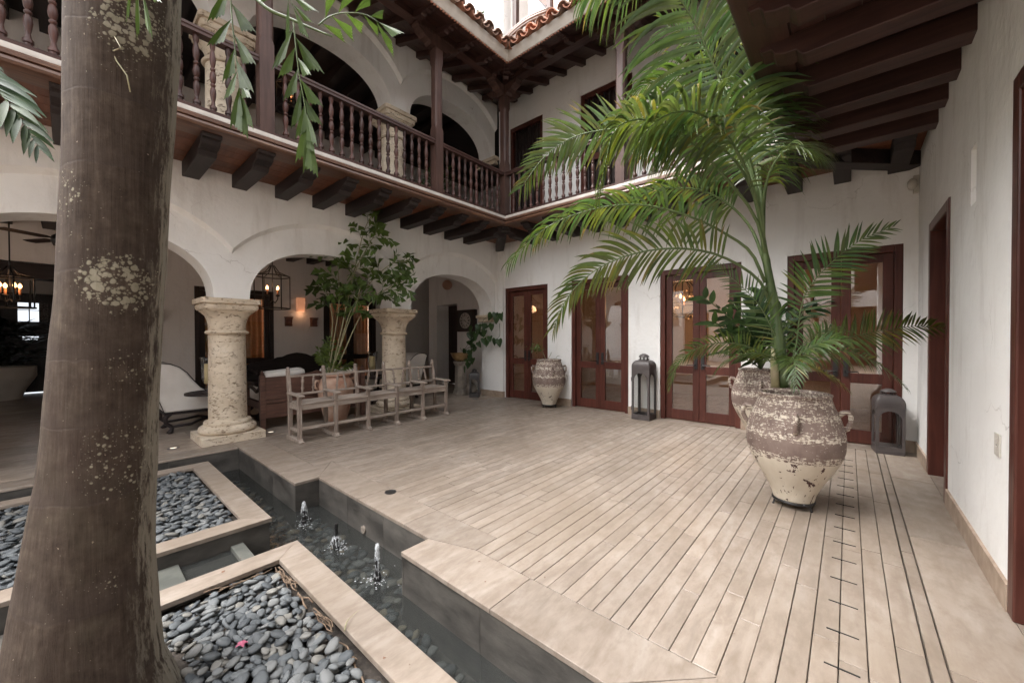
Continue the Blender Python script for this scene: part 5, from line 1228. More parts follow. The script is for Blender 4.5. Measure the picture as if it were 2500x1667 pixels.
# ceiling fan in the gallery
p = at(150, 585, 0, -3.0)
t = thing('ceiling_fan', 'black ceiling fan beside the palm trunk', 'fan', p)
obj('motor', MB().lathe([(.03, -.12), (.08, -.10), (.11, -.03), (.10, .04), (.04, .09), (.02, .12), (.02, 3.35-p.z)], 20, p), M['blackiron'], t, True)
for k in range(4):
    R = Matrix.Rotation(PI/2*k+.55, 3, 'Z'); obj('blade', MB().add([p+R @ Vector(q) for q in [(.1, -.03, .0), (.2, -.07, -.01), (.62, -.075, -.01), (.66, 0, 0), (.62, .075, .01), (.2, .07, .01), (.1, .03, .0)]], [tuple(range(7))]), M['blackwood_x'], t)
# far room pot with a dark shrub
PP = at(-6, 976, 2, 0)
t = thing('planter_pot', 'large cream bowl-shaped pot in the dark room', 'pot', PP); RR = 62*fwd(PP)/942
obj('pot', MB().lathe([(RR*.62, 0), (RR*.63, .06), (RR*.72, .2), (RR*.93, .42), (RR, .5), (RR, .72), (RR*.93, .72), (RR*.92, .64), (.001, .64)], 40, PP), M['cream_pot'], t, auto=40)

# dining room: cloth-covered table, chandelier, vase, candlestick
t = thing('table', 'long table under a pale cloth behind the glazed doors', 'table', (1.5, 1.6, 0))
obj('table_top', MB().box(.5, 2.75, 1.2, 2.1, .70, .74), M['doorwood'], t); obj('cloth', MB().box(.48, 2.77, 1.18, 2.12, .741, .748).box(.48, 2.77, 1.17, 1.18, .35, .748), M['white_fabric'], t)
for x_ in (.6, 2.65):
    for y_ in (1.3, 2.0): obj('leg', MB().box(x_-.035, x_+.035, y_-.035, y_+.035, 0, .70), M['doorwood'], t)
tag(obj('vase', MB().lathe([(.09, .75), (.09, .77), (.03, .80), (.03, .86), (.10, .92), (.15, 1.05), (.15, 1.2), (.17, 1.3), (.16, 1.3), (.14, 1.2), (.14, 1.05), (.09, .93)], 28, (2.35, 1.5, 0), cap=False), M['lanternglass'], None, True), 'clear glass vase on the table behind the second door', 'vase')
tag(obj('candlestick', MB().lathe([(.07, .75), (.06, .77), (.02, .80), (.03, .88), (.016, .95), (.04, 1.0), (.02, 1.02), (.02, 1.15)], 16, (.75, 1.45, 0)), M['iron'], None, True), 'dark candlestick on the table behind the corner door', 'candlestick')
def crystal(loc, label, r, h):
    t = thing('chandelier', label, 'chandelier', loc); L = Vector(loc)
    a_ = MB()
    for k in range(10):
        an = 2*PI*k/10; pr = [(.03, -.5), (.25, -.47), (.55, -.38), (.8, -.2), (.9, 0), (.75, .16), (.5, .28), (.42, .42), (.5, .6), (.3, .8), (.05, .95)]
        a_.tube([L+Vector((r*q*math.cos(an), r*q*math.sin(an), h*z)) for q, z in pr], .009, 6)
    for z, q in ((-.38, .55), (.0, .9), (.42, .42)): a_.tube([L+Vector((r*q*math.cos(x), r*q*math.sin(x), h*z)) for x in [2*PI*i/30 for i in range(31)]], .006, 6)
    obj('frame', a_, M['blackiron'], t, True); obj('rod', MB().tube([L+Vector((0, 0, h*.9)), L+Vector((0, 0, 3.39-L.z))], .008, 6), M['blackiron'], t)
    rnd = random.Random(3)
    for k in range(8):
        an = 2*PI*k/8+.2; q = L+Vector((r*.7*math.cos(an), r*.7*math.sin(an), h*.02)); obj('candle', MB().lathe([(.03, -.01), (.012, 0), (.012, .07)], 10, q), M['candle'], t, True); obj('bulb', MB().lathe([(.008, .07), (.022, .1), (.014, .14), (.002, .165)], 12, q), M['bulb'], t, True)
    cr = MB()
    for k in range(70):
        an = rnd.uniform(0, 6.28); rr, z = rnd.choice(((.55, -.42), (.9, -.06), (.42, .36), (.25, -.52), (.5, .55))); cr.sphere(L+Vector((r*rr*math.cos(an), r*rr*math.sin(an), h*z-rnd.uniform(0, .04))), rnd.uniform(.008, .02), 6, 4, 0, (1, 1, 1.5))
    obj('crystal_drops', cr, simple('amber_crystal', (.5, .38, .26), None, rough=.1) , t, True)
    ld = bpy.data.lights.new('chandelier_glow', 'POINT'); ld.energy = 5.5; ld.color = (1, .55, .28); ld.shadow_soft_size = .2
    lo = bpy.data.objects.new('chandelier_glow', ld); lo.location = L; COL.objects.link(lo)
p = at(1666, 742, 1, 1.7); crystal(p, 'iron chandelier with lit bulbs and crystal drops behind the third door', .46, .54)
# small wall and floor fittings
t = thing('motion_sensor', 'small beige motion sensor high in the right-hand corner', 'sensor', (6.38, -.03, 3.08))
obj('plate', MB().box(6.37, 6.418, -.05, -.002, 2.99, 3.19), M['plastic'], t, bev=.006); obj('lens', MB().sphere((6.36, -.06, 3.09), .055, 16, 10, 0, (.8, 1, 1.2)), M['plastic'], t, True)
t = thing('wall_outlet', 'beige wall outlet low on the white right-hand wall', 'outlet', (W, -3.207, .775))
obj('plate', MB().box(W-.008, W, -3.255, -3.16, .715, .835), M['plastic'], t, bev=.003)
for z in (.745, .785): obj('socket', MB().box(W-.011, W-.008, -3.228, -3.187, z, z+.026), M['fascia'], t, bev=.002)
obj('screw', MB().box(W-.010, W-.008, -3.21, -3.205, .772, .777), M['iron'], t)
for i, (x_, y_, lb) in enumerate(((-.409, -5.606, 'round lit floor lamp left of the near stone column'), (-.406, -4.548, 'round lit floor lamp between the near column and the bench'), (-.32, -.62, 'round unlit floor lamp in front of the small black lantern'))):
    t = thing('floor_lamp', lb, 'floor lamp', (x_, y_, 0), 'round lamps set in the floor')
    obj('rim', MB().lathe([(.036, .001), (.036, .006), (.058, .004), (.06, .0)], 28, (x_, y_, 0), cap=False), M['iron'], t); obj('lens', MB().lathe([(.036, .001), (.035, .003), (.001, .004)], 24, (x_, y_, 0)), M['floorlamp'] if i < 2 else M['blackiron'], t)
tag(obj('floor_drain', MB().lathe([(.05, .001), (.05, .005), (.046, .006), (.044, .004), (.001, .004)], 28, (2.81, -4.60, 0)), M['blackiron']), 'round dark drain cover in the planked floor', 'drain')

# terracotta pot behind the bench
PT = Vector((-.40, -3.62, 0))
t = thing('terracotta_pot', 'terracotta pot with two ears behind the bench holding the fishtail plant', 'pot', PT)
obj('body', MB().lathe([(r_*.93, z_) for r_, z_ in [(.17, 0), (.175, .02), (.20, .12), (.24, .28), (.275, .42), (.288, .52), (.283, .60), (.255, .67), (.215, .705), (.205, .72), (.225, .735), (.24, .75), (.238, .765), (.215, .77), (.195, .76), (.19, .72), (.001, .70)]], 44, PT), M['terracotta'], t, auto=45)
for s_ in (-1, 1): obj('handle', MB().tube([PT+Vector((.02*0, s_*.255, .67)), PT+Vector((0, s_*.30, .68)), PT+Vector((0, s_*.325, .64)), PT+Vector((0, s_*.32, .58)), PT+Vector((0, s_*.28, .54))], .02, 8), M['terracotta'], t, True)

# fountain nozzles with low jets
rnd = random.Random(11)
def jet(loc, label, tube_h, spray_h, fall, drop):
    t = thing('fountain_jet', label, 'fountain', (loc[0], loc[1], -.27), 'small fountain jets'); o = (loc[0], loc[1], -.27)
    obj('nozzle', MB().lathe([(.022, -.14), (.022, .0), (.026, .002), (.026, .03), (.019, .034), (.017, .07), (.012, .075), (.0115, tube_h-.03), (.015, tube_h-.028), (.014, tube_h)], 16, o), M['blackiron'], t, auto=40)
    sp_ = MB(); z0 = tube_h if spray_h > tube_h else fall
    if spray_h > tube_h:
        pr = [(.010, tube_h-.02), (.014, tube_h), (.017, (tube_h+spray_h)/2), (.022, spray_h-.02), (.016, spray_h), (.004, spray_h+.008)]
        pr = [(r_*.72, z_) for r_, z_ in pr]; b = MB().lathe(pr, 14, o); b.v = [(p[0]+rnd.uniform(-.003, .003), p[1]+rnd.uniform(-.003, .003), p[2]+rnd.uniform(-.006, .006)) for p in b.v]; sp_.add(b.v, b.f)
        top = spray_h
    else: top = fall
    for k in range(26):
        an = rnd.uniform(0, 6.28); ra = rnd.uniform(.008, .034)*(1 if spray_h > tube_h else 1.7); q0 = rnd.uniform(0, .45); q1 = min(1, q0+rnd.uniform(.2, .55)); pp = []
        for i in range(6):
            q = q0+(q1-q0)*i/5; pp.append(Vector(o)+Vector((ra*q*1.2*math.cos(an), ra*q*1.2*math.sin(an), top*(1+.04*math.sin(PI*q))-top*q*q)))
        sp_.tube(pp, [.0006, .0019, .0024, .0022, .0014, .0006], 5)
    for k in range(drop):
        an = rnd.uniform(0, 6.28); ra = rnd.uniform(.012, .06)*(.6 if spray_h > tube_h else 1.3); q = rnd.random(); rr = ra*q; z = top - (top)*q*q
        p0 = Vector(o)+Vector((rr*math.cos(an), rr*math.sin(an), z)); sp_.sphere(p0, rnd.uniform(.0015, .0035), 5, 4, 0, (1, 1, rnd.uniform(1.2, 4)))
    obj('water_jet', sp_, M['spray'], t, True)
    fo = MB()
    for k in range(55):
        an = rnd.uniform(0, 6.28); rr = abs(rnd.gauss(0, .055))+.015; fo.sphere(Vector(o)+Vector((rr*1.3*math.cos(an), rr*math.sin(an), .001)), rnd.uniform(.0015, .004), 6, 4, 0, (1.8, 1.8, .3))
    tag(obj('foam_ring', fo, M['spray'], t, True), kind='stuff')
jet((2.246, -5.10), 'fountain jet nearest the stepped corner of the coping', .115, .185, 0, 90)
jet((2.845, -5.09), 'fountain jet in the middle, its black nozzle showing above the water', .185, .1, .09, 130)
jet((3.451, -5.09), 'fountain jet nearest the camera with the tallest spurt', .135, .235, 0, 150)
# ================================================================ plants
rnd = random.Random(21)
def spline(P, n):
    P = [Vector(p) for p in P]; P = [2*P[0]-P[1]] + P + [2*P[-1]-P[-2]]; out = []; m = len(P)-3
    for i in range(n+1):
        q = min(i/n*m, m-1e-6); k = int(q); u = q-k; a, b, c, d = P[k:k+4]
        out.append(.5*((2*b)+(c-a)*u+(2*a-5*b+4*c-d)*u*u+(3*b-a-3*c+d)*u**3))
    return out
def leaflet(mb, p, d, nrm, L, w, droop, col, seg=6, fold=.25, tipcol=None):
    """one strap leaflet from p along d, bending down, folded along its midrib"""
    d = d.normalized(); pts = [p]; ds = [d]; cur = p.copy(); st = L/seg
    for i in range(seg):
        d = (d + Vector((0, 0, -1))*droop*(.35+.65*i/seg)).normalized(); cur = cur + d*st; pts.append(cur.copy()); ds.append(d)
    vs = []; prof = [.35, .85, 1.0, .95, .78, .45, .04] if seg == 6 else [max(.04, math.sin(PI*(.12+.88*(i/seg)))) for i in range(seg+1)]
    for q, dd, k in zip(pts, ds, prof):
        x = dd.cross(nrm)
        if x.length < 1e-4: x = dd.cross(Vector((1, 0, 0)))
        x.normalize(); n2 = x.cross(dd); h = w*k/2
        vs += [q - x*h + n2*h*fold, q, q + x*h + n2*h*fold]
    b = len(mb.v); mb.v += [tuple(v) for v in vs]
    for i in range(seg):
        for j in (0, 1):
            mb.f.append([b+3*i+j, b+3*i+j+1, b+3*i+j+4, b+3*i+j+3]); mb.m.append(0)
            mb.c.append(tipcol if (tipcol and i >= seg-2) else col)
GREENS = [(1, 1, 1, 1), (.85, .95, .85, 1), (1.15, 1.1, .8, 1), (.75, .85, .9, 1), (1.3, 1.15, .7, 1)]
def frond(parent, P, L, n, w, droop=.18, roll=20, start=.25, tint=(1, 1, 1), yellow=.12, ang=(68, 28), mat='palm', rad=.010, lift=.15, name='frond', tipL=.45, baseL=.75, one=None):
    P = [dep(*p) if abs(p[0]) > 8 else Vector(p) for p in P]
    C = spline(P, 40); mb = MB(); N = len(C)-1
    m2 = MB().tube(C[::2], [rad*(1-.82*i/(len(C[::2])-1)) for i in range(len(C[::2]))], 7)
    for i in range(n):
        q = start+(1-start)*(i+.5)/n
        for sgn in (-1, 1):
            if one and sgn != one and rnd.random() < .85: continue
            if rnd.random() < .04: continue
            qq = min(.999, q + rnd.uniform(-.3, .3)*(1-start)/n); k = min(N-1, int(qq*N)); p = C[k].lerp(C[k+1], qq*N-k)
            t = (C[min(N, k+2)]-C[max(0, k-1)]).normalized()
            h = t.cross(Vector((0, 0, 1)))
            if h.length < .15: h = t.cross(FX)
            h.normalize(); side = Quaternion(t, math.radians(roll)) @ h; nr = side.cross(t)
            if nr.z < 0 and abs(roll) < 60: nr = -nr
            u = (qq-start)/(1-start); A = math.radians(ang[0]+(ang[1]-ang[0])*u + rnd.uniform(-7, 7))
            d = t*math.cos(A) + side*(sgn*math.sin(A)) + nr*(lift+rnd.uniform(-.12, .12))
            ll = L*(baseL+(1-baseL)*min(1, u/.3))*(1 if u < .45 else 1-(1-tipL)*(u-.45)/.55)*rnd.uniform(.88, 1.08)
            c = rnd.choice(GREENS[:4]); c = tuple(c[j]*tint[j]*rnd.uniform(.85, 1.15) for j in range(3)) + (1,)
            tip = None
            if rnd.random() < yellow: c = (c[0]*1.55, c[1]*1.2, c[2]*.75, 1); tip = (2.6, 1.3, 1.2, 1) if rnd.random() < .5 else None
            leaflet(mb, p, d, nr, ll, w*(1 if u < .6 else 1-.5*(u-.6)/.4), droop*rnd.uniform(.7, 1.35), c, 6, .3, tip)
    f = obj(name, mb, M[mat], parent, True, fix=False); obj('rachis', m2, M['stem'], f, True)
    return f
# ---- the tall palm in the front jar
D0 = fwd(J1); pm = thing('potted_palm', 'tall feathery palm growing out of the largest jar', 'palm', J1+Vector((0, 0, .85)))
tr = spline([dep(1908, 945, D0), dep(1903, 860, D0), dep(1893, 770, D0), dep(1880, 690, D0), dep(1868, 620, D0), dep(1860, 560, D0+.02)], 20)
obj('trunk', MB().tube(tr, [.052-.0018*i+(.003 if i % 5 == 0 else 0) for i in range(21)], 14), M['palmtrunk'], pm, True)
obj('dry_sheath', MB().tube([dep(1893, 945, D0-.05), dep(1890, 890, D0-.05), dep(1886, 850, D0-.055)], [.03, .026, .01], 8), M['cane'], pm, True)
d = D0
FR = [
 # (points, length, pairs, width, droop, roll, start, tint, yellow)
 ([(1862, 560, d), (1845, 450, d), (1811, 336, d-.02), (1775, 237, d-.05), (1736, 146, d-.08), (1704, 71, d-.12), (1661, 0, d-.18), (1600, -90, d-.25), (1520, -150, d-.3)], .66, 46, .036, .34, 55, .28, (1, 1.05, .95), .04),
 ([(1865, 590, d), (1840, 470, d+.1), (1795, 380, d+.3), (1720, 325, d+.5), (1620, 305, d+.7), (1520, 312, d+.85), (1430, 325, d+.95), (1377, 347, d+1.0), (1324, 388, d+1.02), (1270, 462, d+1.02)], .40, 52, .032, .13, 74, .38, (1.12, 1.08, .8), .10),
 ([(1872, 640, d), (1846, 534, d-.05), (1783, 447, d-.12), (1736, 395, d-.2), (1680, 340, d-.25), (1617, 302, d-.3), (1550, 292, d-.33), (1500, 320, d-.35), (1478, 400, d-.36), (1462, 490, d-.36)], .36, 44, .026, .42, 30, .34, (1.0, .95, .85), .22),
 ([(1868, 690, d), (1834, 617, d), (1775, 573, d), (1696, 533, d+.02), (1585, 502, d+.05), (1490, 503, d+.1), (1400, 525, d+.15), (1320, 565, d+.2), (1240, 645, d+.24)], .32, 46, .026, .38, 35, .30, (.85, .95, .95), .22),
 ([(1880, 740, d), (1857, 689, d), (1806, 648, d), (1742, 619, d-.02), (1678, 608, d-.04), (1614, 608, d-.04), (1551, 619, d-.03), (1487, 641, d), (1423, 683, d+.02), (1379, 737, d+.02), (1352, 800, d)], .33, 46, .026, .20, 66, .26, (1.1, 1.02, .75), .22),
 # towards the right and behind
 ([(1866, 600, d), (1858, 480, d+.1), (1862, 380, d+.25), (1890, 310, d+.4), (1935, 280, d+.55), (1985, 290, d+.65)], .42, 40, .016, .30, 20, .30, (1.0, 1.0, .85), .12),
 ([(1866, 600, d), (1862, 500, d-.1), (1880, 420, d-.2), (1915, 370, d-.28), (1960, 365, d-.35), (2000, 385, d-.4)], .34, 36, .014, .36, 25, .30, (1.05, 1.0, .8), .15),
 ([(1864, 590, d), (1850, 440, d+.15), (1838, 300, d+.25), (1830, 170, d+.35), (1815, 40, d+.4), (1790, -80, d+.45)], .50, 36, .028, .24, 40, .34, (.95, 1.08, .9), .04),
 ([(1864, 590, d), (1840, 430, d+.2), (1805, 300, d+.45), (1760, 190, d+.65), (1700, 100, d+.8), (1620, 60, d+.9)], .46, 36, .03, .26, 50, .36, (1.0, 1.08, .85), .05),
 ([(1862, 570, d), (1838, 470, d-.05), (1800, 400, d-.12), (1745, 350, d-.2), (1690, 330, d-.3), (1640, 345, d-.38), (1605, 390, d-.44)], .40, 36, .028, .46, 25, .30, (.9, 1, .9), .12),
 ([(1862, 560, d), (1845, 470, d), (1825, 400, d+.02), (1790, 330, d+.04), (1755, 290, d+.05)], .34, 24, .024, .3, 55, .4, (1.1, 1.1, .8), .15),
 ([(1862, 575, d), (1856, 400, d+.05), (1850, 240, d+.1), (1836, 90, d+.12), (1800, -60, d+.1)], .46, 34, .03, .22, 15, .38, (.95, 1.05, .95), .03),
 ([(1864, 590, d), (1850, 450, d+.25), (1822, 330, d+.5), (1775, 240, d+.7), (1700, 190, d+.9), (1620, 190, d+1.0), (1550, 225, d+1.05)], .46, 40, .03, .42, 40, .36, (1.0, 1.06, .85), .05),
 ([(1862, 560, d), (1856, 430, d+.1), (1850, 320, d+.22), (1862, 220, d+.3), (1890, 150, d+.34)], .44, 30, .026, .3, 20, .36, (.95, 1.02, .9), .03),
 ([(1864, 570, d), (1868, 470, d+.12), (1890, 400, d+.25), (1930, 360, d+.38), (1975, 350, d+.48), (2010, 370, d+.52)], .38, 40, .014, .42, 25, .28, (1.0, 1.0, .85), .1),
 ([(1866, 600, d), (1850, 500, d-.1), (1815, 400, d-.24), (1765, 320, d-.36), (1700, 275, d-.46), (1630, 280, d-.53), (1575, 325, d-.58), (1550, 390, d-.6)], .40, 42, .028, .5, 40, .32, (1.0, 1.02, .85), .12),
 ([(1864, 590, d), (1845, 460, d+.3), (1805, 360, d+.6), (1740, 300, d+.85), (1650, 270, d+1.05), (1560, 275, d+1.15), (1480, 300, d+1.2)], .42, 42, .03, .36, 55, .36, (1.05, 1.1, .85), .05),
 ([(1866, 640, d), (1835, 560, d+.08), (1780, 500, d+.16), (1710, 465, d+.22), (1630, 460, d+.27), (1550, 480, d+.3), (1490, 525, d+.3)], .34, 42, .024, .45, 30, .3, (.95, 1.0, .9), .15),
 ([(1600, -150, d-.1), (1560, -90, d-.15), (1490, -40, d-.2), (1420, -10, d-.24)], .42, 22, .03, .5, 40, .1, (1, 1.05, .95), .03),
]
for P_, L, n_, w_, dr, ro, stt, ti, ye in FR: frond(pm, P_, L*1.08, n_+4, w_*.92, dr, ro, stt, ti, ye, rad=.013)
FR2 = [
 ([(1925, 900, d), (1943, 847, d-.02), (1958, 740, d-.04), (1989, 684, d-.06), (2045, 628, d-.08), (2106, 584, d-.1), (2185, 552, d-.12)], .27, 36, .02, .08, 78, .22, (.9, 1.02, .85), .04),
 ([(1930, 905, d), (1955, 862, d+.02), (2020, 832, d+.08), (2086, 821, d+.14), (2157, 806, d+.2), (2234, 796, d+.28), (2290, 801, d+.33), (2366, 822, d+.36)], .25, 46, .021, .10, 66, .20, (1.05, .98, .75), .12),
 ([(1925, 915, d), (1953, 872, d-.05), (2010, 855, d-.1), (2070, 858, d-.12), (2130, 880, d-.12), (2180, 915, d-.1), (2215, 950, d-.1)], .19, 36, .014, .28, 45, .15, (.95, 1.02, .85), .08),
 ([(1915, 915, d-.05), (1930, 880, d-.14), (1936, 872, d-.22), (1941, 890, d-.32), (1944, 945, d-.37)], .20, 24, .013, .16, 8, .22, (1.0, 1.05, .85), .04),
 ([(1912, 930, d), (1885, 887, d-.02), (1835, 849, d-.04), (1790, 838, d-.06), (1742, 838, d-.08), (1697, 852, d-.1), (1659, 880, d-.12), (1642, 912, d-.12), (1634, 950, d-.12)], .17, 44, .013, .22, 58, .18, (1, 1.08, .8), .05),
 ([(1930, 925, d), (1960, 890, d+.05), (1994, 900, d+.1), (2040, 925, d+.14), (2075, 958, d+.15)], .16, 24, .013, .18, 40, .25, (1.6, 1.12, .6), .35),
 ([(1908, 930, d), (1896, 880, d-.08), (1860, 862, d-.14), (1810, 866, d-.18), (1765, 888, d-.2), (1745, 912, d-.2)], .15, 28, .012, .2, 35, .2, (1, 1.06, .85), .05),
 ([(1925, 905, d), (1906, 850, d-.02), (1858, 752, d-.02), (1800, 690, d-.02), (1732, 640, d-.02)], .20, 34, .013, .04, 70, .15, (.95, 1.06, .85), .05),
 ([(1925, 915, d), (1950, 868, d-.12), (1990, 842, d-.2), (2040, 828, d-.26), (2090, 836, d-.3)], .18, 30, .014, .2, 30, .2, (.95, 1.05, .9), .05),
 ([(1920, 915, d), (1945, 860, d+.2), (1985, 820, d+.3), (2030, 800, d+.36), (2085, 812, d+.4)], .18, 28, .015, .2, 40, .2, (.8, .95, .85), .05),
]
for P_, L, n_, w_, dr, ro, stt, ti, ye in FR2: frond(pm, P_, L, n_, w_, dr, ro, stt, ti, ye, rad=.006, tipL=.3)
# ---- broad dark leaves in the jar behind
def ovate(mb, p, d, nrm, L, w, droop, col, pointed=True):
    leaflet(mb, p, d, nrm, L, w, droop, col, 6, .22)
d2 = fwd(J2); bp = thing('broadleaf_plant', 'dark glossy broad-leaved plant in the jar behind the palm', 'plant', J2+Vector((0, 0, .85)))
for k, (tx, ty, dd, L) in enumerate(((1722, 728, -.1, .25), (1745, 790, -.25, .24), (1792, 742, .15, .25), (1838, 735, -.1, .25), (1858, 716, .2, .26), (1905, 760, -.2, .24), (1962, 752, .1, .22), (2005, 745, .0, .2), (1800, 842, -.35, .22), (1762, 862, -.3, .22), (1880, 800, -.3, .25), (1820, 790, -.3, .26), (1930, 830, .15, .2), (1770, 800, .2, .26), (1850, 850, -.35, .2))):
    P_ = [dep(1858, 900, d2), dep(1858+(tx-1858)*.35, 900+(ty-900)*.55, d2+dd*.4), dep(tx, ty, d2+dd)]
    C = spline(P_, 16); mb = MB(); n_ = 9
    for i in range(n_):
        q = .35+.65*i/(n_-1); kk = min(15, int(q*16)); p = C[kk].lerp(C[kk+1], q*16-kk) if kk < 16 else C[-1]; t = (C[min(16, kk+1)]-C[max(0, kk-1)]).normalized()
        hh = t.cross(Vector((0, 0, 1))).normalized(); side = Quaternion(t, rnd.uniform(-.5, 1.2)) @ hh; nr = side.cross(t)
        for sg in (-1, 1):
            v = rnd.uniform(.7, 1.5); dirv = t*rnd.uniform(.6, .9)+side*sg*rnd.uniform(.6, .9)+nr*rnd.uniform(-.1, .3)
            ovate(mb, p, dirv, nr, L*rnd.uniform(.7, 1.05), L*.30, rnd.uniform(.05, .2), (v*.95, v, v*1.1 if rnd.random() < .8 else v*.7, 1))
    f = obj('leaf_spray', mb, M['darkleaf'], bp, True, fix=False); obj('stalk', MB().tube(C, [.011-.0005*i for i in range(17)], 6), M['stem'], f, True)

# ---- fishtail leaflets
WEDGE = [(0, 0), (.22, -.06), (.5, -.17), (.78, -.27), (.84, -.24), (.83, -.17), (.92, -.16), (.90, -.08), (1.0, -.06), (.96, .01), (1.08, .04), (1.03, .10), (1.20, .17), (.85, .17), (.5, .12), (.22, .05)]
def fish(mb, p, d, nrm, L, col, flip=1, bend=.12, wk=1.0):
    d = d.normalized(); x = d.cross(nrm).normalized()*flip; n2 = x.cross(d); b = len(mb.v)
    for a, s in WEDGE:
        q = p + d*(a*L) + x*(s*L*wk) + n2*(L*(.10*abs(s)*2 - bend*a*a)) + Vector((0, 0, -1))*(bend*.5*a*a*L); mb.v.append(tuple(q))
    n_ = len(WEDGE)
    mid = len(mb.v)
    q = p + d*(.55*L) + n2*(-L*bend*.3) + Vector((0, 0, -1))*(bend*.15*L); mb.v.append(tuple(q))
    for i in range(n_): mb.f.append([b+i, b+(i+1) % n_, mid]); mb.m.append(0); mb.c.append(col)
def fishfrond(parent, P, n, L, roll, tint, bend=.15, start=.05, rad=.006, name='frond', wk=1.0, hang=.3, spread=(55, 35), mat='fish'):
    P = [dep(*p) if p[0] > 8 or p[0] < -8 else Vector(p) for p in P]; C = spline(P, 30); mb = MB(); N = 30
    for i in range(n):
        q = start+(1-start)*(i+.5)/n; sg = 1 if i % 2 else -1
        k = min(N-1, int(q*N)); p = C[k].lerp(C[k+1], q*N-k); t = (C[min(N, k+2)]-C[max(0, k-1)]).normalized(); h = t.cross(FX)
        if h.length < .1: h = t.cross(Vector((1, 0, 0)))
        h.normalize(); side = Quaternion(t, math.radians(roll+rnd.uniform(-18, 18))) @ h; nr = side.cross(t); A = math.radians(spread[0]+(spread[1]-spread[0])*q+rnd.uniform(-8, 8))
        dv = t*math.cos(A)+side*sg*math.sin(A)+nr*rnd.uniform(-.2, .2)+Vector((0, 0, -hang*rnd.random()))
        v = rnd.uniform(.8, 1.2); fish(mb, p, dv, nr, L*rnd.uniform(.75, 1.15)*(1 if q < .8 else .9), (v*tint[0], v*tint[1], v*tint[2], 1), sg, bend*rnd.uniform(.4, 1.5), wk)
    fish(mb, C[-1], (C[-1]-C[-3]), (C[-1]-C[-3]).cross(FX.cross(C[-1]-C[-3])).normalized(), L, (tint[0], tint[1], tint[2], 1), 1, bend, wk)
    f = obj(name, mb, M[mat], parent, False, fix=False); obj('rachis', MB().tube(C[::2], [rad*(1-.6*i/15) for i in range(16)], 6), M['stem'], f, True); return f
# ---- fishtail plant in the terracotta pot
d3 = fwd(PT); fp = thing('fishtail_plant', 'bushy fishtail palm in the terracotta pot behind the bench', 'plant', PT+Vector((0, 0, .7)))
CANES = [([(806, 925), (835, 800), (850, 720), (870, 640), (890, 560), (915, 515)], 0, .40, 1.15), ([(808, 925), (850, 775), (880, 720), (925, 668), (965, 640), (1000, 640)], .15, .50, .85), ([(812, 925), (868, 795), (900, 745), (945, 705), (1000, 680)], .2, .6, .75),
         ([(800, 925), (815, 830), (828, 740), (825, 660), (815, 590)], -.15, .50, 1.0), ([(806, 925), (830, 820), (848, 740), (868, 660), (905, 590), (925, 555)], -.1, .55, 1.1), ([(800, 920), (806, 850), (812, 780), (800, 720), (790, 690)], .25, .55, .55), ([(804, 920), (826, 860), (850, 790), (870, 740), (880, 700)], -.2, .55, .8)]
for pts_, dz, s0, br_ in CANES:
    P_ = [dep(a, b, d3+dz*i/len(pts_)) for i, (a, b) in enumerate(pts_)]; C = spline(P_, 30)
    cane = obj('cane', MB().tube(C[::2], [.011*(1-.6*i/15) for i in range(16)], 7), M['cane'], fp, True)
    nb = 9
    for j in range(nb):
        q = s0+(1-s0)*(j+.3)/nb; k = min(29, int(q*30)); p = C[k]; t = (C[min(30, k+2)]-C[max(0, k-2)]).normalized(); an = j*2.4+rnd.uniform(-.4, .4)
        x = t.cross(Vector((0, 0, 1))); x = x.normalized() if x.length > .05 else Vector((1, 0, 0)); sd_ = Quaternion(t, an) @ x
        bl_ = .28*(1-.35*abs(q-.75)/.4)*rnd.uniform(.8, 1.1); e = p+(sd_*.85+t*.55)*bl_; mid = p.lerp(e, .5)+Vector((0, 0, .04))
        v = br_*rnd.uniform(.8, 1.15); fishfrond(cane, [p, mid, e+Vector((0, 0, -.03))], 7, .14, rnd.uniform(-50, 50), (v*1.6, v*1.65, v*1.4), .18, .12, .0035, 'leaf_spray', 1.25, .15)
for k in range(16):
    a0 = (rnd.uniform(795, 818), 918); e = (rnd.uniform(775, 868), rnd.uniform(835, 905)); dz = rnd.uniform(-.25, .25); v = rnd.uniform(.8, 1.5)
    fishfrond(fp, [dep(*a0, d3), dep((a0[0]+e[0])/2, (a0[1]+e[1])/2-8, d3+dz*.6), dep(*e, d3+dz)], 8, .12, rnd.uniform(-40, 40), (v*1.3, v*1.2, v*.9), .15, .3, .004, 'leaf_spray', .75, .1)

# ---- vine on the pedestal
vn = thing('trailing_vine', 'trailing vine with big heart-shaped leaves in the brass bowl', 'plant', (PX, PY, .95))
VS = [[(395, 945), (450, 910), (520, 850), (560, 760), (610, 700), (700, 660), (760, 640)], [(560, 760), (640, 790), (700, 830), (760, 810), (785, 770), (780, 650)], [(400, 945), (440, 880), (470, 800)], [(395, 950), (440, 990), (430, 1060), (390, 1110)], [(380, 945), (365, 910)], [(600, 700), (600, 640), (640, 590), (700, 600)], [(395, 950), (470, 960), (500, 1040)]]
def vpt(a, b, dy=0): return at(1040+a/4.355, 640+b/4.355, 1, -.30+dy)
sm_ = MB()
for q in VS: sm_.tube(spline([vpt(a, b, rnd.uniform(-.05, .05)) for a, b in q], 14), .005, 5)
obj('vine_stem', sm_, simple('vine_stem', (.10, .09, .05), (.06, .08, .03), 9, .6), vn, True)
HEART = [(0, 0), (-.12, -.20), (-.06, -.38), (.14, -.46), (.42, -.40), (.72, -.22), (1.0, 0), (.72, .22), (.42, .40), (.14, .46), (-.06, .38), (-.12, .20)]
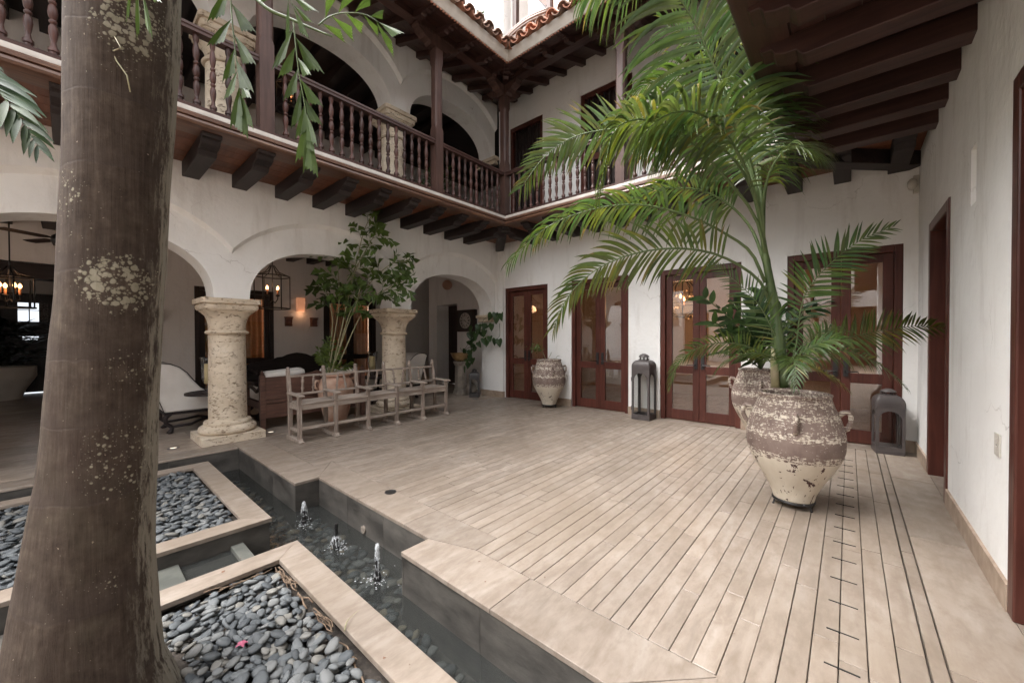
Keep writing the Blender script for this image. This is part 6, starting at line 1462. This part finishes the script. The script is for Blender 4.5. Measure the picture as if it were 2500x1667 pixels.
for (a, b) in [(700, 580), (755, 610), (800, 575), (705, 690), (625, 690), (560, 695), (490, 720), (470, 780), (540, 790), (630, 750), (680, 820), (615, 840), (660, 865), (530, 845), (465, 865), (530, 925), (470, 965), (425, 1000), (500, 1050), (440, 1065), (380, 1085), (395, 1145), (775, 850), (738, 848), (560, 740), (500, 890), (420, 960), (460, 1100), (365, 1060), (650, 700), (740, 570), (590, 770), (500, 770), (555, 880), (475, 1020)]:
    mb = MB(); p = vpt(a, b-30, rnd.uniform(-.12, .06)); dv = Vector((rnd.uniform(-.6, .6), rnd.uniform(-.5, 0), rnd.uniform(-1.2, -.3))).normalized(); nr = Vector((rnd.uniform(-.2, .6), -1, rnd.uniform(.1, .8))); x = dv.cross(nr).normalized(); n2 = x.cross(dv); L = rnd.uniform(.14, .19); v = rnd.uniform(.8, 1.7)
    vs = [p+dv*(u*L)+x*(s*L)+n2*(L*(.3*abs(s)-.25*u*u)) for u, s in HEART] + [p+dv*(.3*L)-n2*.02*L]; n_ = len(HEART)
    mb.add(vs, [(i, (i+1) % n_, n_) for i in range(n_)], 0, (v*.9, v, v*.9, 1)); obj('leaf', mb, M['darkleaf'], vn, True, fix=False)
# ---- sprig in the small jar
sg = thing('small_sprig', 'leggy little shrub with one tuft of leaves in the small jar', 'plant', J3+Vector((0, 0, .85)))
d4 = fwd(J3); st_ = spline([dep(1332, 877, d4), dep(1325, 860, d4-.05), dep(1315, 852, d4-.06), dep(1308, 848, d4-.06)], 12)
sb = MB().tube(st_, [.009-.0004*i for i in range(13)], 6).tube(spline([dep(1336, 877, d4), dep(1343, 868, d4), dep(1346, 860, d4)], 6), .004, 5).tube(spline([dep(1356, 877, d4), dep(1360, 870, d4), dep(1366, 868, d4)], 6), .004, 5); obj('stem', sb, M['cane'], sg, True)
mb = MB()
for k in range(170):
    c = dep(rnd.gauss(1310, 8), rnd.gauss(850, 5), d4-.06+rnd.gauss(0, .05)); dv = Vector((rnd.uniform(-1, 1), rnd.uniform(-1, 1), rnd.uniform(-.3, .8))); v = rnd.uniform(.8, 1.9)
    leaflet(mb, c, dv, Vector((rnd.uniform(-.5, .5), rnd.uniform(-.5, .5), 1)), .045, .02, .1, (v, v, v*.8, 1), 4)
obj('foliage', mb, M['palm'], sg, True, fix=False)

# ---- the big trunk with its hanging fishtail fronds
DT = 1.45; bt = thing('fishtail_tree', 'thick mottled palm trunk in the foreground with fishtail fronds hanging from above', 'tree', (3.65, -6.40, -.08))
ROWS = [(2000, -95, 600), (1840, -62, 520), (1667, -30, 433), (1560, -16, 416), (1488, 2, 407), (1435, 14, 399), (1382, 26, 393), (1308, 42, 388), (1222, 62, 384), (1169, 76, 383), (1063, 92, 385), (1000, 98, 388), (935, 106, 391), (850, 115, 396), (776, 126, 400), (744, 130, 402), (659, 137, 410), (617, 140, 412), (510, 147, 418), (478, 150, 420), (372, 156, 428), (319, 158, 433), (213, 161, 439), (160, 162, 445), (106, 163, 448), (0, 164, 451), (-200, 166, 455), (-500, 175, 450), (-900, 190, 440), (-1500, 215, 425)]
rings = []
nv = 56
for (py, xl, xr) in ROWS:
    xr -= max(0, py-1150)*.075
    a1, a2 = math.atan((xl-1250)/942), math.atan((xr-1250)/942); th_ = (a1+a2)/2; Dh = DT/math.cos(math.radians(47.5)); r_ = Dh*math.sin((a2-a1)/2)
    c = CAM + RX*(Dh*math.sin(th_)) + FX*(Dh*math.cos(th_)); z = 1.35 - (py-843)/942*Dh*math.cos(th_); rings.append((c.x, c.y, z, r_))
rings = rings[::-1]; rings.sort(key=lambda q: q[2]); rs_ = []
for a, b in zip(rings, rings[1:]):
    m_ = max(1, int((b[2]-a[2])/.03))
    for i in range(m_): u = i/m_; rs_.append(tuple(a[j]+(b[j]-a[j])*u for j in range(4)))
rs_.append(rings[-1]); mb = MB(); vs = []
for (cx, cy, z, r_) in rs_:
    fr_ = (z*3.9) % 1; k = 1
    for j in range(nv):
        a = 2*PI*j/nv; rr = r_*k*(1+.012*math.sin(3*a+z*1.7)+.008*math.sin(7*a-z*3.1)+.005*math.sin(13*a+z*9)); vs.append((cx+rr*math.cos(a), cy+rr*math.sin(a), z))
m_ = len(rs_); mb.add(vs, [(i*nv+k, i*nv+(k+1) % nv, (i+1)*nv+(k+1) % nv, (i+1)*nv+k) for i in range(m_-1) for k in range(nv)] + [tuple((m_-1)*nv+k for k in range(nv))])
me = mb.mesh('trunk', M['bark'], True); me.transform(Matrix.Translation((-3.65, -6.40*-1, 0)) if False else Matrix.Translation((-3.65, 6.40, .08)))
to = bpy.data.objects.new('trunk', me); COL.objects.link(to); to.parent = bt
tend = MB().tube([dep(283, 0, 1.385), dep(283, 40, 1.385), dep(278, 58, 1.385), dep(266, 66, 1.385), dep(263, 100, 1.385), dep(272, 120, 1.385), dep(285, 150, 1.385), dep(310, 185, 1.385), dep(318, 225, 1.385)], .0022, 5).tube([dep(283, 55, 1.385), dep(280, 90, 1.385), dep(296, 118, 1.278), dep(276, 125, 1.385), dep(268, 140, 1.385), dep(275, 155, 1.385)], .0022, 5)
obj('tendril', tend, M['cane'], bt, True)
crown = Vector((3.95, -5.95, 4.4)); T = 1.85
obj('petiole', MB().tube(spline([crown, dep(520, -160, T+.1), dep(628, 0, T), dep(716, 50, T), dep(811, 90, T)], 20), [.014-.0005*i for i in range(21)], 8), M['stem'], bt, True)
obj('petiole', MB().tube(spline([crown, dep(470, -330, T+.2), dep(540, -120, T), dep(562, -20, T)], 16), [.014-.0006*i for i in range(17)], 8), M['stem'], bt, True)
G1 = (1.05, 1.15, .85)
fishfrond(bt, [(560, -60, T), (566, 40, T), (575, 130, T), (583, 190, T), (587, 235, T)], 10, .175, 5, G1, .06, .02, .004, 'frond', .85, .45, (42, 16))
fishfrond(bt, [(716, 50, T), (722, 110, T), (730, 180, T), (741, 240, T), (749, 290, T), (754, 330, T)], 13, .175, 5, G1, .06, .02, .004, 'frond', .82, .45, (42, 14))
fishfrond(bt, [(777, 63, T+.1), (803, 42, T+.1), (842, 32, T+.12), (890, 36, T+.15), (925, 55, T+.15)], 9, .13, 60, (1.5, 1.6, 1.5), .15, .02, .004, 'frond', .8, .35)
fishfrond(bt, [(690, -60, T-.1), (700, -20, T-.1), (715, 15, T-.1)], 4, .15, 10, G1, .06, .1, .004, 'frond', .45, .8)
fishfrond(bt, [(330, -150, 1.2), (335, -80, 1.2), (345, -30, 1.2)], 4, .14, 10, G1, .06, .2, .003, 'frond', .32, .9)
frond(bt, [(-140, 60, 2.0), (-70, 150, 2.0), (-10, 215, 2.0), (50, 290, 2.0), (95, 360, 2.0)], .24, 20, .035, .14, 55, .1, (.55, .66, .7), .0, mat='fish', rad=.006, ang=(40, 20), name='frond')
for tgt in ((3.2, -5.2, 4.9), (2.9, -6.6, 5.1), (4.3, -7.3, 5.0), (4.9, -6.0, 5.2)):       # the rest of the crown, over the frame
    e = Vector(tgt); fishfrond(bt, [crown, crown.lerp(e, .5)+Vector((0, 0, .5)), e], 18, .2, 20, (1.2, 1.25, 1), .1, .2, .01, 'frond', .8, .4)

# ---- upstairs plant, roof shrub, dark shrub in the far room
up = thing('balcony_plant', 'strap-leaved plant behind the balusters under the small upstairs arch', 'plant', (.35, -2.2, 3.62))
mb = MB()
for k in range(46):
    b0 = Vector((.35+rnd.gauss(0, .05), -2.2+rnd.gauss(0, .12), 3.95+rnd.uniform(-.1, .25))); a = rnd.uniform(0, 6.28); v = rnd.uniform(.9, 2.2)
    leaflet(mb, b0, Vector((math.cos(a), math.sin(a), rnd.uniform(.3, 1.6))), Vector((0, 0, 1)), rnd.uniform(.25, .42), .045, .18, (v, v, v, 1))
obj('foliage', mb, M['darkleaf'], up, True, fix=False); obj('pot', MB().lathe([(.12, 0), (.16, .2), (.17, .3), (.15, .3), (.001, .27)], 20, (.35, -2.2, 3.62)), M['terracotta'], up, auto=40)
rs3 = thing('roof_shrub', 'thin leafy shrub against the sky beside the white tower', 'plant', (-2.6, 1.9, 9))
mb = MB(); sm2 = MB()
for k in range(9):
    p0 = at(1170+rnd.uniform(-8, 14), 90, 1, 1.9); p1 = at(rnd.uniform(1154, 1190), rnd.uniform(22, 62), 1, 1.9+rnd.uniform(-.2, .2)); C = spline([p0, p0.lerp(p1, .5)+Vector((rnd.uniform(-.1, .1), 0, .1)), p1], 10); sm2.tube(C, .008, 4)
    for i in range(2, 11):
        for s_ in (-1, 1): v = rnd.uniform(.5, 1.1); leaflet(mb, C[i], Vector((s_*rnd.uniform(.4, 1), rnd.uniform(-.6, .2), rnd.uniform(.1, 1))), Vector((0, -1, .3)), .15, .055, .05, (v, v, v, 1), 4)
obj('foliage', mb, M['palm'], rs3, True, fix=False); obj('stem', sm2, M['cane'], rs3)
ps = thing('dark_shrub', 'dark shrub in the cream bowl pot of the dim room', 'plant', PP+Vector((0, 0, .65)))
mb = MB()
for k in range(420):
    a = rnd.uniform(0, 6.28); r_ = rnd.random()**.5*.62; z_ = .75+rnd.random()*1.0; v = rnd.uniform(.2, .5)
    leaflet(mb, PP+Vector((r_*math.cos(a), r_*math.sin(a), z_)), Vector((math.cos(a), math.sin(a), rnd.uniform(-.3, .9))), Vector((0, 0, 1)), .2, .08, .15, (v, v, v, 1), 4)
obj('foliage', mb, M['darkleaf'], ps, True, fix=False)

# ---- litter: a pink blossom, dry twigs, fallen bits
t = thing('fallen_blossom', 'fallen pink blossom among the near pebbles', 'flower', at(590, 1570, 2, 0)); PK = simple('pink_petal', (.30, .05, .10), (.38, .10, .17), 20, .6)
for k in range(5):
    mb = MB(); a = 1.2*k; c = at(590, 1572, 2, -.0); leaflet(mb, c, Vector((math.cos(a), math.sin(a), .7)), Vector((0, 0, 1)), .026, .016, .5, (1, 1, 1, 1), 4); obj('petal', mb, PK, t, True, fix=False)
TW = M['cane']
tw_ = MB().tube(spline([at(840, 1540, 2, .004), at(848, 1515, 2, .02), at(862, 1500, 2, .012), at(876, 1489, 2, .03)], 10), [.003-.0002*i for i in range(11)], 5); tag(obj('twig', tw_, M['cane'], None, True), 'dry curled twig on the near planter coping', 'twig')
rt = MB()
for k in range(26):
    u = rnd.random(); a = Vector((3.225+1.4*u**1.4, -5.617+rnd.uniform(-.02, .006), -.028+rnd.uniform(-.02, .012))); q = [a]
    for i in range(4): q.append(q[-1]+Vector((rnd.uniform(.02, .06), rnd.uniform(-.012, .012), rnd.uniform(-.01, .01))))
    rt.tube(q, rnd.uniform(.002, .0045), 5)
for k in range(8):
    a = Vector((3.222+rnd.uniform(-.004, .012), -5.62-rnd.random()*.3, -.03)); q = [a]
    for i in range(3): q.append(q[-1]+Vector((rnd.uniform(-.01, .01), rnd.uniform(-.05, -.02), rnd.uniform(-.01, .01))))
    rt.tube(q, .003, 5)
tag(obj('dry_roots', rt, M['dryroot'], None, True), kind='stuff')
cb = MB()
for (px, py, s_) in ((545, 1395, .008), (588, 1362, .005), (938, 1605, .006), (865, 1440, .004), (905, 1420, .004), (820, 1390, .003), (1000, 1620, .004), (700, 1160, .006), (690, 1185, .005), (1215, 1235, .004), (1170, 1370, .005), (1185, 1420, .005), (1330, 1410, .005), (1385, 1255, .004), (1560, 1545, .005), (1790, 1545, .005), (1890, 1415, .004), (1720, 1480, .004), (1480, 1350, .003), (1250, 1225, .003)):
    p = at(px, py, 2, .003); cb.add([p+Vector((rnd.uniform(-1, 1)*s_*1.6, rnd.uniform(-1, 1)*s_*1.6, rnd.uniform(0, .003))) for _ in range(5)], [(0, 1, 2), (2, 3, 4), (0, 2, 4)])
tag(obj('leaf_litter', cb, simple('dry_leaf', (.10, .05, .03), (.2, .1, .06), 40, .8), None), kind='stuff')
